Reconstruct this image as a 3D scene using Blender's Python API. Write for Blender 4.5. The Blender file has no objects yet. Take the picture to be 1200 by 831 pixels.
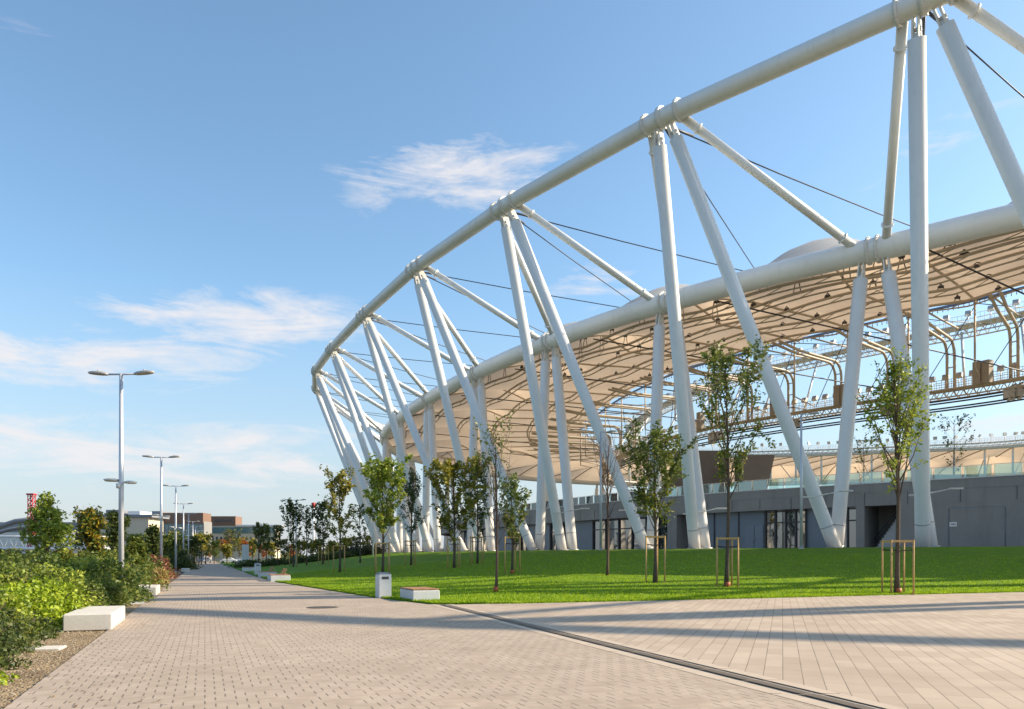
import bpy, math, random
import numpy as np
from mathutils import Vector
R = math.radians
SC = bpy.context.scene
COL = SC.collection
F = 900.0; HY = 653.0; CX = 600.0; EYE = 1.6

# ------------------------------------------------------------------ helpers
def W(px, y, d):
    """surveyed point: bearing, height over the eye line, distance"""
    return np.array([(px-CX)/F*d, d, EYE+(HY-y)/F*d])
def X(px, d): return (px-CX)/F*d

class MB:
    def __init__(s): s.v=[]; s.f=[]; s.sm=[]
    def add(s, vs, fs, smooth=False):
        b=len(s.v); s.v.extend([tuple(map(float,v)) for v in vs])
        s.f.extend([tuple(b+i for i in f) for f in fs]); s.sm.extend([smooth]*len(fs))
        return s
    def box(s, c, size, rz=0, taper=1.0):
        x,y,z=[q/2 for q in size]; cr,sr=math.cos(rz),math.sin(rz); vs=[]
        for dz in (-z,z):
            t = 1.0 if dz<0 else taper
            for dx,dy in ((-x,-y),(x,-y),(x,y),(-x,y)):
                dx*=t; dy*=t
                vs.append((c[0]+dx*cr-dy*sr, c[1]+dx*sr+dy*cr, c[2]+dz))
        return s.add(vs,[(3,2,1,0),(4,5,6,7),(0,1,5,4),(1,2,6,5),(2,3,7,6),(3,0,4,7)])
    def bbox(s, c, size, rz=0, b=.02):
        """box with chamfered edges"""
        x,y,z=[q/2 for q in size]; cr,sr=math.cos(rz),math.sin(rz)
        vs=[]; 
        prof=[(-z,b),(-z+b,0),(z-b,0),(z,b)]
        for zz,i in prof:
            for dx,dy in ((-x+i+b,-y+i),(x-i-b,-y+i),(x-i,-y+i+b),(x-i,y-i-b),(x-i-b,y-i),(-x+i+b,y-i),(-x+i,y-i-b),(-x+i,-y+i+b)):
                vs.append((c[0]+dx*cr-dy*sr,c[1]+dx*sr+dy*cr,c[2]+zz))
        fs=[tuple(range(7,-1,-1)),tuple(range(24,32))]
        for l in range(3):
            for i in range(8): fs.append((l*8+i,l*8+(i+1)%8,l*8+8+(i+1)%8,l*8+8+i))
        return s.add(vs,fs)
    def tube(s, pts, rad, n=8, caps=True, smooth=True, closed=False):
        P=[np.array(p,float) for p in pts]; m=len(P)
        if not hasattr(rad,'__len__'): rad=[rad]*m
        up=np.array([0,0,1.0]); vs=[]; prev=None
        for i in range(m):
            if closed: t=P[(i+1)%m]-P[i-1]
            else: t=P[min(i+1,m-1)]-P[max(i-1,0)]
            t=t/(np.linalg.norm(t)+1e-9)
            if prev is None:
                a=np.cross(t,up)
                if np.linalg.norm(a)<.05: a=np.cross(t,np.array([1.0,0,0]))
            else: a=prev-t*np.dot(prev,t)
            a=a/(np.linalg.norm(a)+1e-9); prev=a; b=np.cross(t,a)
            for k in range(n):
                q=2*math.pi*k/n
                vs.append(P[i]+rad[i]*(math.cos(q)*a+math.sin(q)*b))
        fs=[]
        rng = range(m) if closed else range(m-1)
        for i in rng:
            j=(i+1)%m
            for k in range(n): fs.append((i*n+k,i*n+(k+1)%n,j*n+(k+1)%n,j*n+k))
        s.add(vs,fs,smooth)
        if caps and not closed:
            b=len(s.v)-len(vs)
            s.f.append(tuple(b+k for k in range(n-1,-1,-1))); s.sm.append(False)
            s.f.append(tuple(b+(m-1)*n+k for k in range(n))); s.sm.append(False)
        return s
    def wall(s, pts, z0, z1, th):
        """solid following a plan polyline, thickness th to the left of travel"""
        P=[np.array(p[:2],float) for p in pts]; m=len(P); vs=[]
        for i in range(m):
            t=P[min(i+1,m-1)]-P[max(i-1,0)]; t/=np.linalg.norm(t)+1e-9
            nn=np.array([-t[1],t[0]]); q=P[i]+nn*th
            vs += [(P[i][0],P[i][1],z0),(P[i][0],P[i][1],z1),(q[0],q[1],z1),(q[0],q[1],z0)]
        fs=[]
        for i in range(m-1):
            a=i*4;b=a+4
            for k in range(4): fs.append((a+k,a+(k+1)%4,b+(k+1)%4,b+k))
        fs += [(3,2,1,0),tuple((m-1)*4+k for k in range(4))]
        return s.add(vs,fs)
    def build(s, name, mat, parent=None, tagd=None):
        me=bpy.data.meshes.new(name); me.from_pydata(s.v,[],s.f); 
        me.polygons.foreach_set('use_smooth',s.sm); me.materials.append(mat); me.update()
        o=bpy.data.objects.new(name,me); COL.objects.link(o)
        if parent: o.parent=parent
        if tagd: tag(o,*tagd)
        return o
def rawmesh(name, V, Fq, mat, parent=None):
    """V (n,3) array, Fq (m,4) or (m,3) index array"""
    me=bpy.data.meshes.new(name); V=np.asarray(V,np.float32); Fq=np.asarray(Fq,np.int32)
    k=Fq.shape[1]; me.vertices.add(len(V)); me.vertices.foreach_set('co',V.ravel())
    me.loops.add(Fq.size); me.loops.foreach_set('vertex_index',Fq.ravel())
    me.polygons.add(len(Fq)); me.polygons.foreach_set('loop_start',np.arange(0,Fq.size,k,dtype=np.int32))
    me.update(calc_edges=True); me.materials.append(mat)
    o=bpy.data.objects.new(name,me); COL.objects.link(o)
    if parent: o.parent=parent
    return o
def tag(o, label=None, cat=None, group=None, kind=None):
    if label: o['label']=label
    if cat: o['category']=cat
    if group: o['group']=group
    if kind: o['kind']=kind
    return o
def empty(name, loc=(0,0,0), rz=0):
    o=bpy.data.objects.new(name,None); COL.objects.link(o); o.location=[float(q) for q in loc]; o.rotation_euler=(0,0,rz)
    o.empty_display_size=.3
    return o
def copy_tree(o, parent=None):
    c=o.copy(); COL.objects.link(c)
    if parent: c.parent=parent
    for ch in list(o.children): copy_tree(ch,c)
    return c

# ------------------------------------------------------------------ materials
def mat(name):
    m=bpy.data.materials.new(name); m.use_nodes=True; nt=m.node_tree
    for n in list(nt.nodes): nt.nodes.remove(n)
    out=nt.nodes.new('ShaderNodeOutputMaterial')
    return m,nt,out
def N(nt,t,**kw):
    n=nt.nodes.new(t)
    for k,v in kw.items():
        if k.startswith('i_'): n.inputs[k[2:].replace('_',' ')].default_value=v
        elif k[0]=='j': n.inputs[int(k[1:])].default_value=v
        else: setattr(n,k,v)
    return n
def math_(nt,op,a,b=None,c=None,clamp=False):
    n=nt.nodes.new('ShaderNodeMath'); n.operation=op; n.use_clamp=clamp
    for i,v in enumerate((a,b,c)):
        if v is None: continue
        if isinstance(v,(int,float)): n.inputs[i].default_value=v
        else: nt.links.new(v,n.inputs[i])
    return n.outputs[0]
def mix(nt,f,a,b,typ='MIX'):
    n=nt.nodes.new('ShaderNodeMix'); n.data_type='RGBA'; n.blend_type=typ
    for sock,v in ((n.inputs[0],f),(n.inputs[6],a),(n.inputs[7],b)):
        if isinstance(v,(int,float)): sock.default_value=v
        elif isinstance(v,(tuple,list)): sock.default_value=(*v,1) if len(v)==3 else v
        else: nt.links.new(v,sock)
    return n.outputs[2]
def noise(nt,scale,detail=4,rough=.55,vec=None,dist=0):
    n=N(nt,'ShaderNodeTexNoise'); n.inputs['Scale'].default_value=scale; n.inputs['Detail'].default_value=detail
    n.inputs['Roughness'].default_value=rough; n.inputs['Distortion'].default_value=dist
    if vec is not None: nt.links.new(vec,n.inputs['Vector'])
    return n.outputs['Fac']
def ramp(nt,fac,stops):
    n=N(nt,'ShaderNodeValToRGB'); cr=n.color_ramp
    while len(cr.elements)<len(stops): cr.elements.new(.5)
    for e,(p,c) in zip(cr.elements,stops):
        e.position=p; e.color=(*c,1) if len(c)==3 else c
    nt.links.new(fac,n.inputs[0]); return n.outputs[0]
def objco(nt): return N(nt,'ShaderNodeTexCoord').outputs['Object']
def geopos(nt): return N(nt,'ShaderNodeNewGeometry').outputs['Position']
def bump(nt,h,dist=.01,strength=.5):
    n=N(nt,'ShaderNodeBump'); n.inputs['Distance'].default_value=dist; n.inputs['Strength'].default_value=strength
    nt.links.new(h,n.inputs['Height']); return n.outputs[0]
def princ(nt,out,col,rough=.6,metal=0,normal=None,spec=.5):
    p=N(nt,'ShaderNodeBsdfPrincipled')
    if isinstance(col,(tuple,list)): p.inputs['Base Color'].default_value=(*col[:3],1)
    else: nt.links.new(col,p.inputs['Base Color'])
    if isinstance(rough,(int,float)): p.inputs['Roughness'].default_value=rough
    else: nt.links.new(rough,p.inputs['Roughness'])
    p.inputs['Metallic'].default_value=metal
    p.inputs['Specular IOR Level'].default_value=spec
    if normal is not None: nt.links.new(normal,p.inputs['Normal'])
    if out is not None: nt.links.new(p.outputs[0],out.inputs[0])
    return p
def simple(name,col,rough=.55,metal=0,var=.12,scale=3,bumpd=0,spec=.5):
    m,nt,out=mat(name); v=geopos(nt)
    a=noise(nt,scale,5,.6,v); b=noise(nt,scale*7,3,.5,v)
    dk=tuple(c*(1-var) for c in col); lt=tuple(min(1,c*(1+var)) for c in col)
    c=ramp(nt,math_(nt,'MULTIPLY_ADD',b,.35,math_(nt,'MULTIPLY',a,.65)),[(.3,dk),(.7,lt)])
    nm=bump(nt,b,bumpd,.6) if bumpd else None
    princ(nt,out,c,rough,metal,nm,spec); return m
M={}
M['steel']=simple('painted_steel',(.57,.565,.55),.38,0,.05,.35)
def steelmat():
    m,nt,out=mat('painted_steel_tube'); v=geopos(nt)
    mp=N(nt,'ShaderNodeMapping'); mp.inputs['Scale'].default_value=(2.2,2.2,.12); nt.links.new(v,mp.inputs[0])
    st=noise(nt,1.0,5,.65,mp.outputs[0]); big=noise(nt,.22,4,.6,v); fi=noise(nt,9,4,.6,v)
    c=ramp(nt,big,[(.3,(.72,.715,.695)),(.7,(.80,.795,.775))])
    c=mix(nt,ramp(nt,st,[(.54,(0,0,0)),(.80,(.34,.34,.34))]),c,(.46,.44,.41))
    c=mix(nt,math_(nt,'MULTIPLY',fi,.08),c,(.4,.38,.35))
    princ(nt,out,c,ramp(nt,st,[(.3,(.33,.33,.33)),(.8,(.5,.5,.5))]),0); return m
M['steel']=steelmat()
M['steel_dirty']=simple('painted_steel_small',(.68,.66,.62),.5,0,.1,1.0)
M['pin']=simple('galvanised_pin',(.42,.42,.41),.4,.6,.15,3)
M['cable']=simple('dark_cable',(.05,.055,.075),.5,.3,.1,3)
M['dark']=simple('dark_metal',(.05,.05,.055),.5,.2,.2,3)
M['sandsteel']=simple('sand_painted_steel',(.50,.42,.33),.55,0,.12,1.2)
M['edge']=simple('blue_grey_edge',(.15,.19,.30),.6,0,.1,2)
M['lamp']=simple('pole_paint',(.55,.56,.60),.35,.3,.06,2)
M['lamphead']=simple('lamp_head_paint',(.45,.43,.40),.4,.3,.08,3)
M['alu']=simple('white_glass_lens',(.75,.74,.7),.2,0,.05,3)
M['stone']=simple('white_concrete',(.56,.52,.46),.8,0,.10,2.5,.004)
M['stonegrey']=simple('pale_concrete',(.60,.60,.59),.8,0,.10,2.5,.004)
def podmat(name,col,rough):
    m,nt,out=mat(name); v=geopos(nt)
    mp=N(nt,'ShaderNodeMapping'); mp.inputs['Scale'].default_value=(1.6,1.6,.16); nt.links.new(v,mp.inputs[0])
    st=noise(nt,1.0,6,.65,mp.outputs[0]); big=noise(nt,.35,4,.6,v); fi=noise(nt,8,4,.6,v)
    c=ramp(nt,big,[(.3,tuple(q*.9 for q in col)),(.7,tuple(q*1.1 for q in col))])
    c=mix(nt,ramp(nt,st,[(.5,(0,0,0)),(.75,(.5,.5,.5))]),c,tuple(q*.62 for q in col))
    c=mix(nt,math_(nt,'MULTIPLY',fi,.2),c,tuple(q*.75 for q in col))
    princ(nt,out,c,rough,0,bump(nt,fi,.004,.4)); return m
M['podium']=podmat('podium_render',(.255,.255,.247),.75)
M['panel']=simple('blue_grey_panel',(.15,.19,.23),.45,0,.08,.7)
M['doorp']=simple('door_panel',(.16,.20,.25),.4,0,.06,.9)
M['wedge']=simple('brown_cladding',(.155,.135,.12),.7,0,.1,.8)
M['terrace']=simple('terrace_paving',(.30,.29,.27),.85,0,.12,1)
M['bark']=simple('bark',(.10,.07,.05),.9,0,.4,9,.01)
M['barkred']=simple('red_bark',(.125,.07,.052),.85,0,.3,9,.01)
M['stake']=simple('stake_wood',(.50,.31,.12),.8,0,.2,6,.005)
M['strap']=simple('black_strap',(.02,.02,.02),.7)
M['guard']=simple('orange_guard',(.40,.10,.03),.6)
M['red']=simple('red_paint',(.45,.03,.03),.5)
M['white']=simple('white_paint',(.72,.72,.72),.5,0,.06,1)
M['creamwall']=simple('cream_render',(.60,.52,.40),.85,0,.06,.08)
M['brownwall']=simple('brown_cladding_far',(.20,.12,.085),.8,0,.1,.1)
M['greyroof']=simple('grey_roof',(.22,.23,.26),.7,0,.1,.1)
M['iron']=simple('cast_iron',(.10,.085,.07),.7,.4,.3,20,.003)
M['kerb']=simple('kerb_slab',(.45,.365,.285),.85,0,.12,2.5,.003)
M['loudspk']=simple('loudspeaker_box',(.34,.29,.23),.6)
M['planter']=simple('planter_steel',(.26,.34,.36),.4,.2,.06,1)

def fabric():
    m,nt,out=mat('membrane')
    v=geopos(nt); a=noise(nt,.25,4,.5,v); b=noise(nt,3,4,.6,v)
    c=ramp(nt,a,[(.3,(.66,.53,.40)),(.7,(.74,.61,.47))])
    gg=N(nt,'ShaderNodeNewGeometry'); p=princ(nt,None,mix(nt,gg.outputs['Backfacing'],(.60,.40,.23),(.74,.74,.73)),.6)  # white cloth: tan underside paints in the glow of sunlight coming through
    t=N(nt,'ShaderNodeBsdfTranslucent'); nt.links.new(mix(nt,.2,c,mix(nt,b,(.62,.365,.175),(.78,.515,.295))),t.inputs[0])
    ms=N(nt,'ShaderNodeMixShader'); ms.inputs[0].default_value=.42
    nt.links.new(p.outputs[0],ms.inputs[1]); nt.links.new(t.outputs[0],ms.inputs[2]); nt.links.new(ms.outputs[0],out.inputs[0])
    return m
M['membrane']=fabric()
def leafmat(name,cols,trans=.35,rough=.5):
    m,nt,out=mat(name); g=N(nt,'ShaderNodeNewGeometry')
    st=[(i/(max(1,len(cols)-1)),c) for i,c in enumerate(cols)]
    big=noise(nt,1.3,2,.5,g.outputs['Position'])
    f=math_(nt,'MULTIPLY_ADD',g.outputs['Random Per Island'],.75,math_(nt,'MULTIPLY_ADD',big,1.0,-.375),clamp=True)
    c=ramp(nt,f,st)
    p=princ(nt,None,c,rough,spec=.35)
    t=N(nt,'ShaderNodeBsdfTranslucent'); nt.links.new(mix(nt,.5,c,(.25,.30,.02),'ADD') if False else c,t.inputs[0])
    ms=N(nt,'ShaderNodeMixShader'); ms.inputs[0].default_value=trans
    nt.links.new(p.outputs[0],ms.inputs[1]); nt.links.new(t.outputs[0],ms.inputs[2]); nt.links.new(ms.outputs[0],out.inputs[0])
    return m
M['lf_dark']=leafmat('leaves_dark',[(0.045,0.066,0.019),(0.088,0.122,0.030),(0.150,0.169,0.037)])
M['lf_mid']=leafmat('leaves_mid',[(0.068,0.108,0.022),(0.148,0.198,0.036),(0.273,0.268,0.053)])
M['lf_yel']=leafmat('leaves_yellowish',[(0.089,0.114,0.019),(0.250,0.244,0.032),(0.499,0.356,0.049)])
M['lf_lime']=leafmat('leaves_lime',[(0.136,0.208,0.015),(0.287,0.386,0.022),(0.508,0.564,0.045)])
M['lf_bright']=leafmat('leaves_fresh',[(0.103,0.161,0.022),(0.246,0.321,0.036),(0.451,0.463,0.071)])
M['lf_gold']=leafmat('leaves_gold',[(0.220,0.154,0.011),(0.418,0.264,0.011),(0.550,0.363,0.033)])
M['lf_orange']=leafmat('leaves_orange',[(.20,.05,.01),(.38,.10,.015),(.42,.2,.03)])
M['lf_rust']=leafmat('leaves_rust',[(0.169,0.065,0.039),(0.286,0.117,0.065),(0.364,0.182,0.104)])
M['lf_far']=leafmat('leaves_far',[(0.074,0.101,0.036),(0.146,0.162,0.051),(0.245,0.223,0.072)])
M['lf_straw']=leafmat('straw_grass',[(.30,.20,.06),(.42,.30,.10),(.5,.38,.15)])
M['lf_litter']=leafmat('dry_leaves',[(.10,.06,.03),(.24,.14,.06),(.38,.25,.10)],.1)
M['lf_heath']=leafmat('hedge_leaves',[(.03,.04,.02),(.05,.06,.03),(.09,.07,.06)])

def glassmat(name,tint,rough=.02,mixf=.35):
    m,nt,out=mat(name)
    g=N(nt,'ShaderNodeBsdfGlossy'); g.inputs['Color'].default_value=(.9,.95,1,1); g.inputs['Roughness'].default_value=rough
    t=N(nt,'ShaderNodeBsdfTransparent'); t.inputs[0].default_value=(*tint,1)
    ms=N(nt,'ShaderNodeMixShader'); fr=N(nt,'ShaderNodeFresnel'); fr.inputs[0].default_value=1.5
    f=math_(nt,'ADD',fr.outputs[0],mixf,clamp=True); nt.links.new(f,ms.inputs[0])
    nt.links.new(t.outputs[0],ms.inputs[1]); nt.links.new(g.outputs[0],ms.inputs[2]); nt.links.new(ms.outputs[0],out.inputs[0]); return m
M['glass']=glassmat('balustrade_glass',(.72,.88,.86),.03,.10)
def winmat():
    m,nt,out=mat('facade_glass'); v=geopos(nt)
    n=bump(nt,noise(nt,.4,2,.5,v),.02,.2)
    p=princ(nt,out,(.02,.035,.04),.03,0,n,1.0); p.inputs['Coat Weight'].default_value=1; p.inputs['Coat Roughness'].default_value=.02; p.inputs['Coat IOR'].default_value=2.2
    return m
M['window']=winmat()
M['window_far']=simple('far_glass',(.10,.19,.20),.15,0,.25,.3,0,1.0)
M['window_dark']=simple('far_window',(.08,.08,.085),.2,0,.3,.4,0,.8)

def pathmat():
    """small block pavers in staggered rows across the walkway"""
    m,nt,out=mat('block_paving'); v=geopos(nt)
    mp=N(nt,'ShaderNodeMapping'); mp.vector_type='POINT'; mp.inputs['Rotation'].default_value=(0,0,-math.atan(.4)); nt.links.new(v,mp.inputs[0])
    sx=N(nt,'ShaderNodeSeparateXYZ'); nt.links.new(mp.outputs[0],sx.inputs[0])
    u,w=sx.outputs[0],sx.outputs[1]
    BW,BH=.22,.20
    row=math_(nt,'FLOOR',math_(nt,'DIVIDE',w,BH)); 
    off=math_(nt,'MULTIPLY',math_(nt,'MODULO',math_(nt,'ABSOLUTE',row),2.0),.5)
    uu=math_(nt,'ADD',math_(nt,'DIVIDE',u,BW),off)
    fu=math_(nt,'FRACT',uu); fv=math_(nt,'FRACT',math_(nt,'DIVIDE',w,BH))
    cell=N(nt,'ShaderNodeCombineXYZ'); nt.links.new(math_(nt,'FLOOR',uu),cell.inputs[0]); nt.links.new(row,cell.inputs[1])
    wn=N(nt,'ShaderNodeTexWhiteNoise'); wn.noise_dimensions='2D'; nt.links.new(cell.outputs[0],wn.inputs['Vector'])
    head=math_(nt,'LESS_THAN',math_(nt,'ABSOLUTE',math_(nt,'SUBTRACT',fu,.5)),.040)
    bed=math_(nt,'LESS_THAN',math_(nt,'ABSOLUTE',math_(nt,'SUBTRACT',fv,.5)),.035)
    headv=math_(nt,'MULTIPLY',head,math_(nt,'GREATER_THAN',math_(nt,'ADD',wn.outputs[0],math_(nt,'MULTIPLY',noise(nt,.25,3,.5,v),1.6)),1.02))
    big=noise(nt,.35,5,.6,v); fine=noise(nt,30,4,.6,v); mid=noise(nt,2.2,4,.6,v)
    base=ramp(nt,wn.outputs[0],[(0,(.375,.293,.222)),(1,(.47,.378,.298))])
    base=mix(nt,ramp(nt,big,[(.42,(0,0,0)),(.66,(.6,.6,.6))]),base,(.30,.235,.175))
    base=mix(nt,.35,base,ramp(nt,mid,[(.35,(.305,.242,.187)),(.65,(.485,.390,.310))]))
    base=mix(nt,math_(nt,'MULTIPLY',fine,.22),base,(.22,.19,.165))
    st=N(nt,'ShaderNodeTexVoronoi'); st.inputs['Scale'].default_value=.9; nt.links.new(v,st.inputs['Vector'])
    base=mix(nt,math_(nt,'MULTIPLY',math_(nt,'LESS_THAN',st.outputs['Distance'],.035),.45),base,(.12,.10,.09))
    c=mix(nt,math_(nt,'MULTIPLY',bed,.30),base,(.16,.13,.11))
    c=mix(nt,math_(nt,'MULTIPLY',headv,.68),c,(.075,.06,.05))
    h=math_(nt,'MULTIPLY_ADD',math_(nt,'MAXIMUM',headv,math_(nt,'MULTIPLY',bed,.5)),-1.0,math_(nt,'MULTIPLY',fine,.4))
    princ(nt,out,c,.82,0,bump(nt,h,.006,.5),.3); return m
M['path']=pathmat()
def slabmat():
    m,nt,out=mat('long_slab_paving'); v=geopos(nt)
    mp=N(nt,'ShaderNodeMapping'); mp.inputs['Rotation'].default_value=(0,0,math.atan(.352)); nt.links.new(v,mp.inputs[0])
    sx=N(nt,'ShaderNodeSeparateXYZ'); nt.links.new(mp.outputs[0],sx.inputs[0]); u,w=sx.outputs[0],sx.outputs[1]
    BW,BL=.25,.75
    col=math_(nt,'FLOOR',math_(nt,'DIVIDE',u,BW)); k=N(nt,'ShaderNodeTexWhiteNoise'); k.noise_dimensions='1D'; nt.links.new(col,k.inputs['W'])
    ww=math_(nt,'ADD',math_(nt,'DIVIDE',w,BL),k.outputs[0])
    fu=math_(nt,'FRACT',math_(nt,'DIVIDE',u,BW)); fv=math_(nt,'FRACT',ww)
    cell=N(nt,'ShaderNodeCombineXYZ'); nt.links.new(col,cell.inputs[0]); nt.links.new(math_(nt,'FLOOR',ww),cell.inputs[1])
    wn=N(nt,'ShaderNodeTexWhiteNoise'); wn.noise_dimensions='2D'; nt.links.new(cell.outputs[0],wn.inputs['Vector'])
    j=math_(nt,'LESS_THAN',fu,.05); e=math_(nt,'LESS_THAN',fv,.016)
    big=noise(nt,.3,5,.6,v); fine=noise(nt,25,4,.6,v)
    base=ramp(nt,wn.outputs[0],[(0,(.415,.328,.252)),(1,(.51,.410,.322))])
    base=mix(nt,ramp(nt,big,[(.42,(0,0,0)),(.66,(.55,.55,.55))]),base,(.31,.24,.18)); base=mix(nt,math_(nt,'MULTIPLY',fine,.18),base,(.25,.21,.18))
    st=N(nt,'ShaderNodeTexVoronoi'); st.inputs['Scale'].default_value=.8; nt.links.new(v,st.inputs['Vector'])
    base=mix(nt,math_(nt,'MULTIPLY',math_(nt,'LESS_THAN',st.outputs['Distance'],.035),.45),base,(.14,.11,.09))
    c=mix(nt,math_(nt,'MULTIPLY',e,.5),base,(.15,.12,.1)); j2=math_(nt,'MULTIPLY',j,math_(nt,'MULTIPLY_ADD',noise(nt,1.1,4,.6,v),1.0,.2),clamp=True); c=mix(nt,j2,c,(.11,.085,.065))
    h=math_(nt,'MULTIPLY_ADD',math_(nt,'MAXIMUM',j,e),-1.0,math_(nt,'MULTIPLY',fine,.3))
    princ(nt,out,c,.8,0,bump(nt,h,.006,.4),.3); return m
M['slab']=slabmat()
def grassmat(name,a,b,c_):
    m,nt,out=mat(name); v=geopos(nt)
    big=noise(nt,.18,4,.6,v); mid=noise(nt,1.6,5,.65,v); fine=noise(nt,22,4,.7,v)
    f=math_(nt,'MULTIPLY_ADD',fine,.5,math_(nt,'MULTIPLY_ADD',mid,.3,math_(nt,'MULTIPLY',big,.2)))
    c=ramp(nt,f,[(.32,a),(.5,b),(.68,c_)]); pt=noise(nt,.45,5,.7,v); c=mix(nt,ramp(nt,pt,[(.52,(0,0,0)),(.72,(.45,.45,.45))]),c,(.20,.21,.03))
    princ(nt,out,c,.8,0,bump(nt,math_(nt,'MULTIPLY_ADD',fine,.6,math_(nt,'MULTIPLY',mid,1.0)),.10,.9),.2); return m
M['lawn']=grassmat('lawn_turf',(.06,.135,.004),(.115,.225,.006),(.20,.31,.010))
M['field']=grassmat('far_ground',(.06,.08,.03),(.11,.11,.05),(.17,.14,.08))
M['soil']=simple('bed_soil',(.07,.055,.035),.95,0,.4,4,.02)
M['blade']=leafmat('grass_blades',[(.11,.20,.005),(.26,.40,.008),(.52,.60,.04)],.5)
def mulch():
    m,nt,out=mat('gravel_mulch'); v=geopos(nt)
    vo=N(nt,'ShaderNodeTexVoronoi'); vo.inputs['Scale'].default_value=28; nt.links.new(v,vo.inputs['Vector'])
    big=noise(nt,.9,5,.65,v)
    sp=N(nt,'ShaderNodeSeparateXYZ'); nt.links.new(vo.outputs['Color'],sp.inputs[0])
    c=ramp(nt,sp.outputs[0],[(0,(.18,.125,.07)),(.5,(.31,.225,.13)),(1,(.46,.35,.22))])
    c=mix(nt,ramp(nt,big,[(.45,(0,0,0)),(.68,(.6,.6,.6))]),c,(.10,.065,.045))
    princ(nt,out,c,.9,0,bump(nt,vo.outputs['Distance'],.03,1.0),.2); return m
M['mulch']=mulch()
M['chip']=leafmat('gravel_chips',[(.15,.11,.07),(.27,.21,.14),(.42,.35,.26)],.0,.9)
def woodmat():
    m,nt,out=mat('bench_boards'); v=objco(nt)
    mp=N(nt,'ShaderNodeMapping'); mp.inputs['Scale'].default_value=(2,14,2); nt.links.new(v,mp.inputs[0])
    a=noise(nt,3,5,.6,mp.outputs[0])
    princ(nt,out,ramp(nt,a,[(.3,(.30,.14,.06)),(.7,(.46,.25,.11))]),.6,0,bump(nt,a,.003,.5)); return m
M['wood']=woodmat()
def gratemat():
    m,nt,out=mat('slot_grate'); v=geopos(nt)
    mp=N(nt,'ShaderNodeMapping'); mp.inputs['Rotation'].default_value=(0,0,-math.atan(.343)); nt.links.new(v,mp.inputs[0])
    sx=N(nt,'ShaderNodeSeparateXYZ'); nt.links.new(mp.outputs[0],sx.inputs[0])
    fv=math_(nt,'LESS_THAN',math_(nt,'FRACT',math_(nt,'DIVIDE',sx.outputs[1],.05)),.45)
    c=mix(nt,fv,(.24,.185,.135),(.05,.04,.03))
    princ(nt,out,c,.6,.3,bump(nt,fv,.01,.6)); return m
M['grate']=gratemat()

# ------------------------------------------------------------------ plan curves of the stadium
Lc={-5:(150,42),-4:(122,42),-3:(96,42.5),-2:(74,43.5),-1:(50,50),0:(29.2,62.0),1:(15.1,74.8),2:(4.4,88.3),3:(-4.6,103),4:(-13,120),5:(-19.8,136.4),6:(-25.6,155),
 7:(-27.8,173),8:(-25,191),9:(-17,210),10:(-6,229),11:(10,244),12:(29,255),13:(50,260),14:(71,260),15:(92,256),16:(112,249),17:(132,240),
 18:(153,227),19:(178,205),20:(192,175),21:(195,140),22:(184,100),23:(170,62)}
Lc[-1]=(46.3,49.6); Lc[-2]=(61.8,47.2); Lc[-3]=(79,46.6)
Lc[-4]=(100,43); Lc[-5]=(128,44)
Ic={-5:(128,74),-4:(108,72),-3:(92,73),-2:(77,76),-1:(65,81),0:(53,87.5),1:(42.7,96.5),2:(33.8,107.6),3:(26.2,119.5),4:(20.5,137),5:(17.5,154),6:(16.5,170),
 7:(18.5,185),8:(23,198),9:(30,208),10:(39,215),11:(50,219),12:(62,220),13:(75,218),14:(88,215),15:(100,211),16:(112,207),17:(125,202),
 18:(135,194),19:(150,182),20:(158,162),21:(160,140),22:(153,112),23:(143,88)}
KS=list(range(-5,24))
Ic[0]=(52.2,86.2); Ic[-1]=(59.5,75.5); Ic[-2]=(69,68.5); Ic[-3]=(84,65.5); Ic[-4]=(104,65); Ic[-5]=(126,68); Lc[-4]=(99,46)
def cat(D,k):
    n=len(KS); i=int(math.floor(k)); t=k-i
    g=lambda j: np.array(D[KS[(j+5)%n]],float)
    a,b,c,d=g(i-1),g(i),g(i+1),g(i+2)
    return .5*((2*b)+(c-a)*t+(2*a-5*b+4*c-d)*t*t+(3*b-a-3*c+d)*t**3)
def L(k): return cat(Lc,k)
def I(k): return cat(Ic,k)
def inn(k):
    t=L(k+.05)-L(k-.05); t/=np.linalg.norm(t); return np.array([t[1],-t[0]])     # towards the field
ZL=26.4; ZI=30.4; ZP=2.35; ZT=8.6; ZN=36.4
npx=[(1083,1),(776,138),(592,241),(488,313),(427,368),(389,408),(370,434),(370,456),(389,477)]
Nn={}
for i,(px,y) in enumerate(npx):
    d=(ZN-EYE)*F/(HY-y); Nn[i]=np.array([X(px,d),d,ZN])
Nn[-1]=np.array([41.5,33.7,ZN]); Nn[-2]=np.array([59,24.8,ZN]); Nn[-3]=np.array([77,18.0,ZN]); Nn[-4]=np.array([96,14,ZN])
for i in range(9,13):
    p=L(i-.5)-inn(i-.5)*14.3; Nn[i]=np.array([p[0],p[1],ZN])
def Lp(k): p=L(k); return np.array([p[0],p[1],ZL])
def Ip(k,z=ZI): p=I(k); return np.array([p[0],p[1],z])
def Wl(k,off=12): p=L(k)+inn(k)*off; return p
# base points of the column groups
def tang(k): t=L(k+.05)-L(k-.05); return t/np.linalg.norm(t)
def base(k,side,outer):
    hw={0:3.0,1:2.9,2:2.9}.get(k,2.9)
    sh={1:-.9,0:-.1,2:-.4}.get(k,0)
    if k==0 and side<0: sh-=.75
    p=L(k)+tang(k)*(side*hw+sh)-inn(k)*(0.75 if outer else -.45)+tang(k)*(-.15 if outer else .15)*side
    return np.array([p[0],p[1],ZP-.05])

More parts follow.
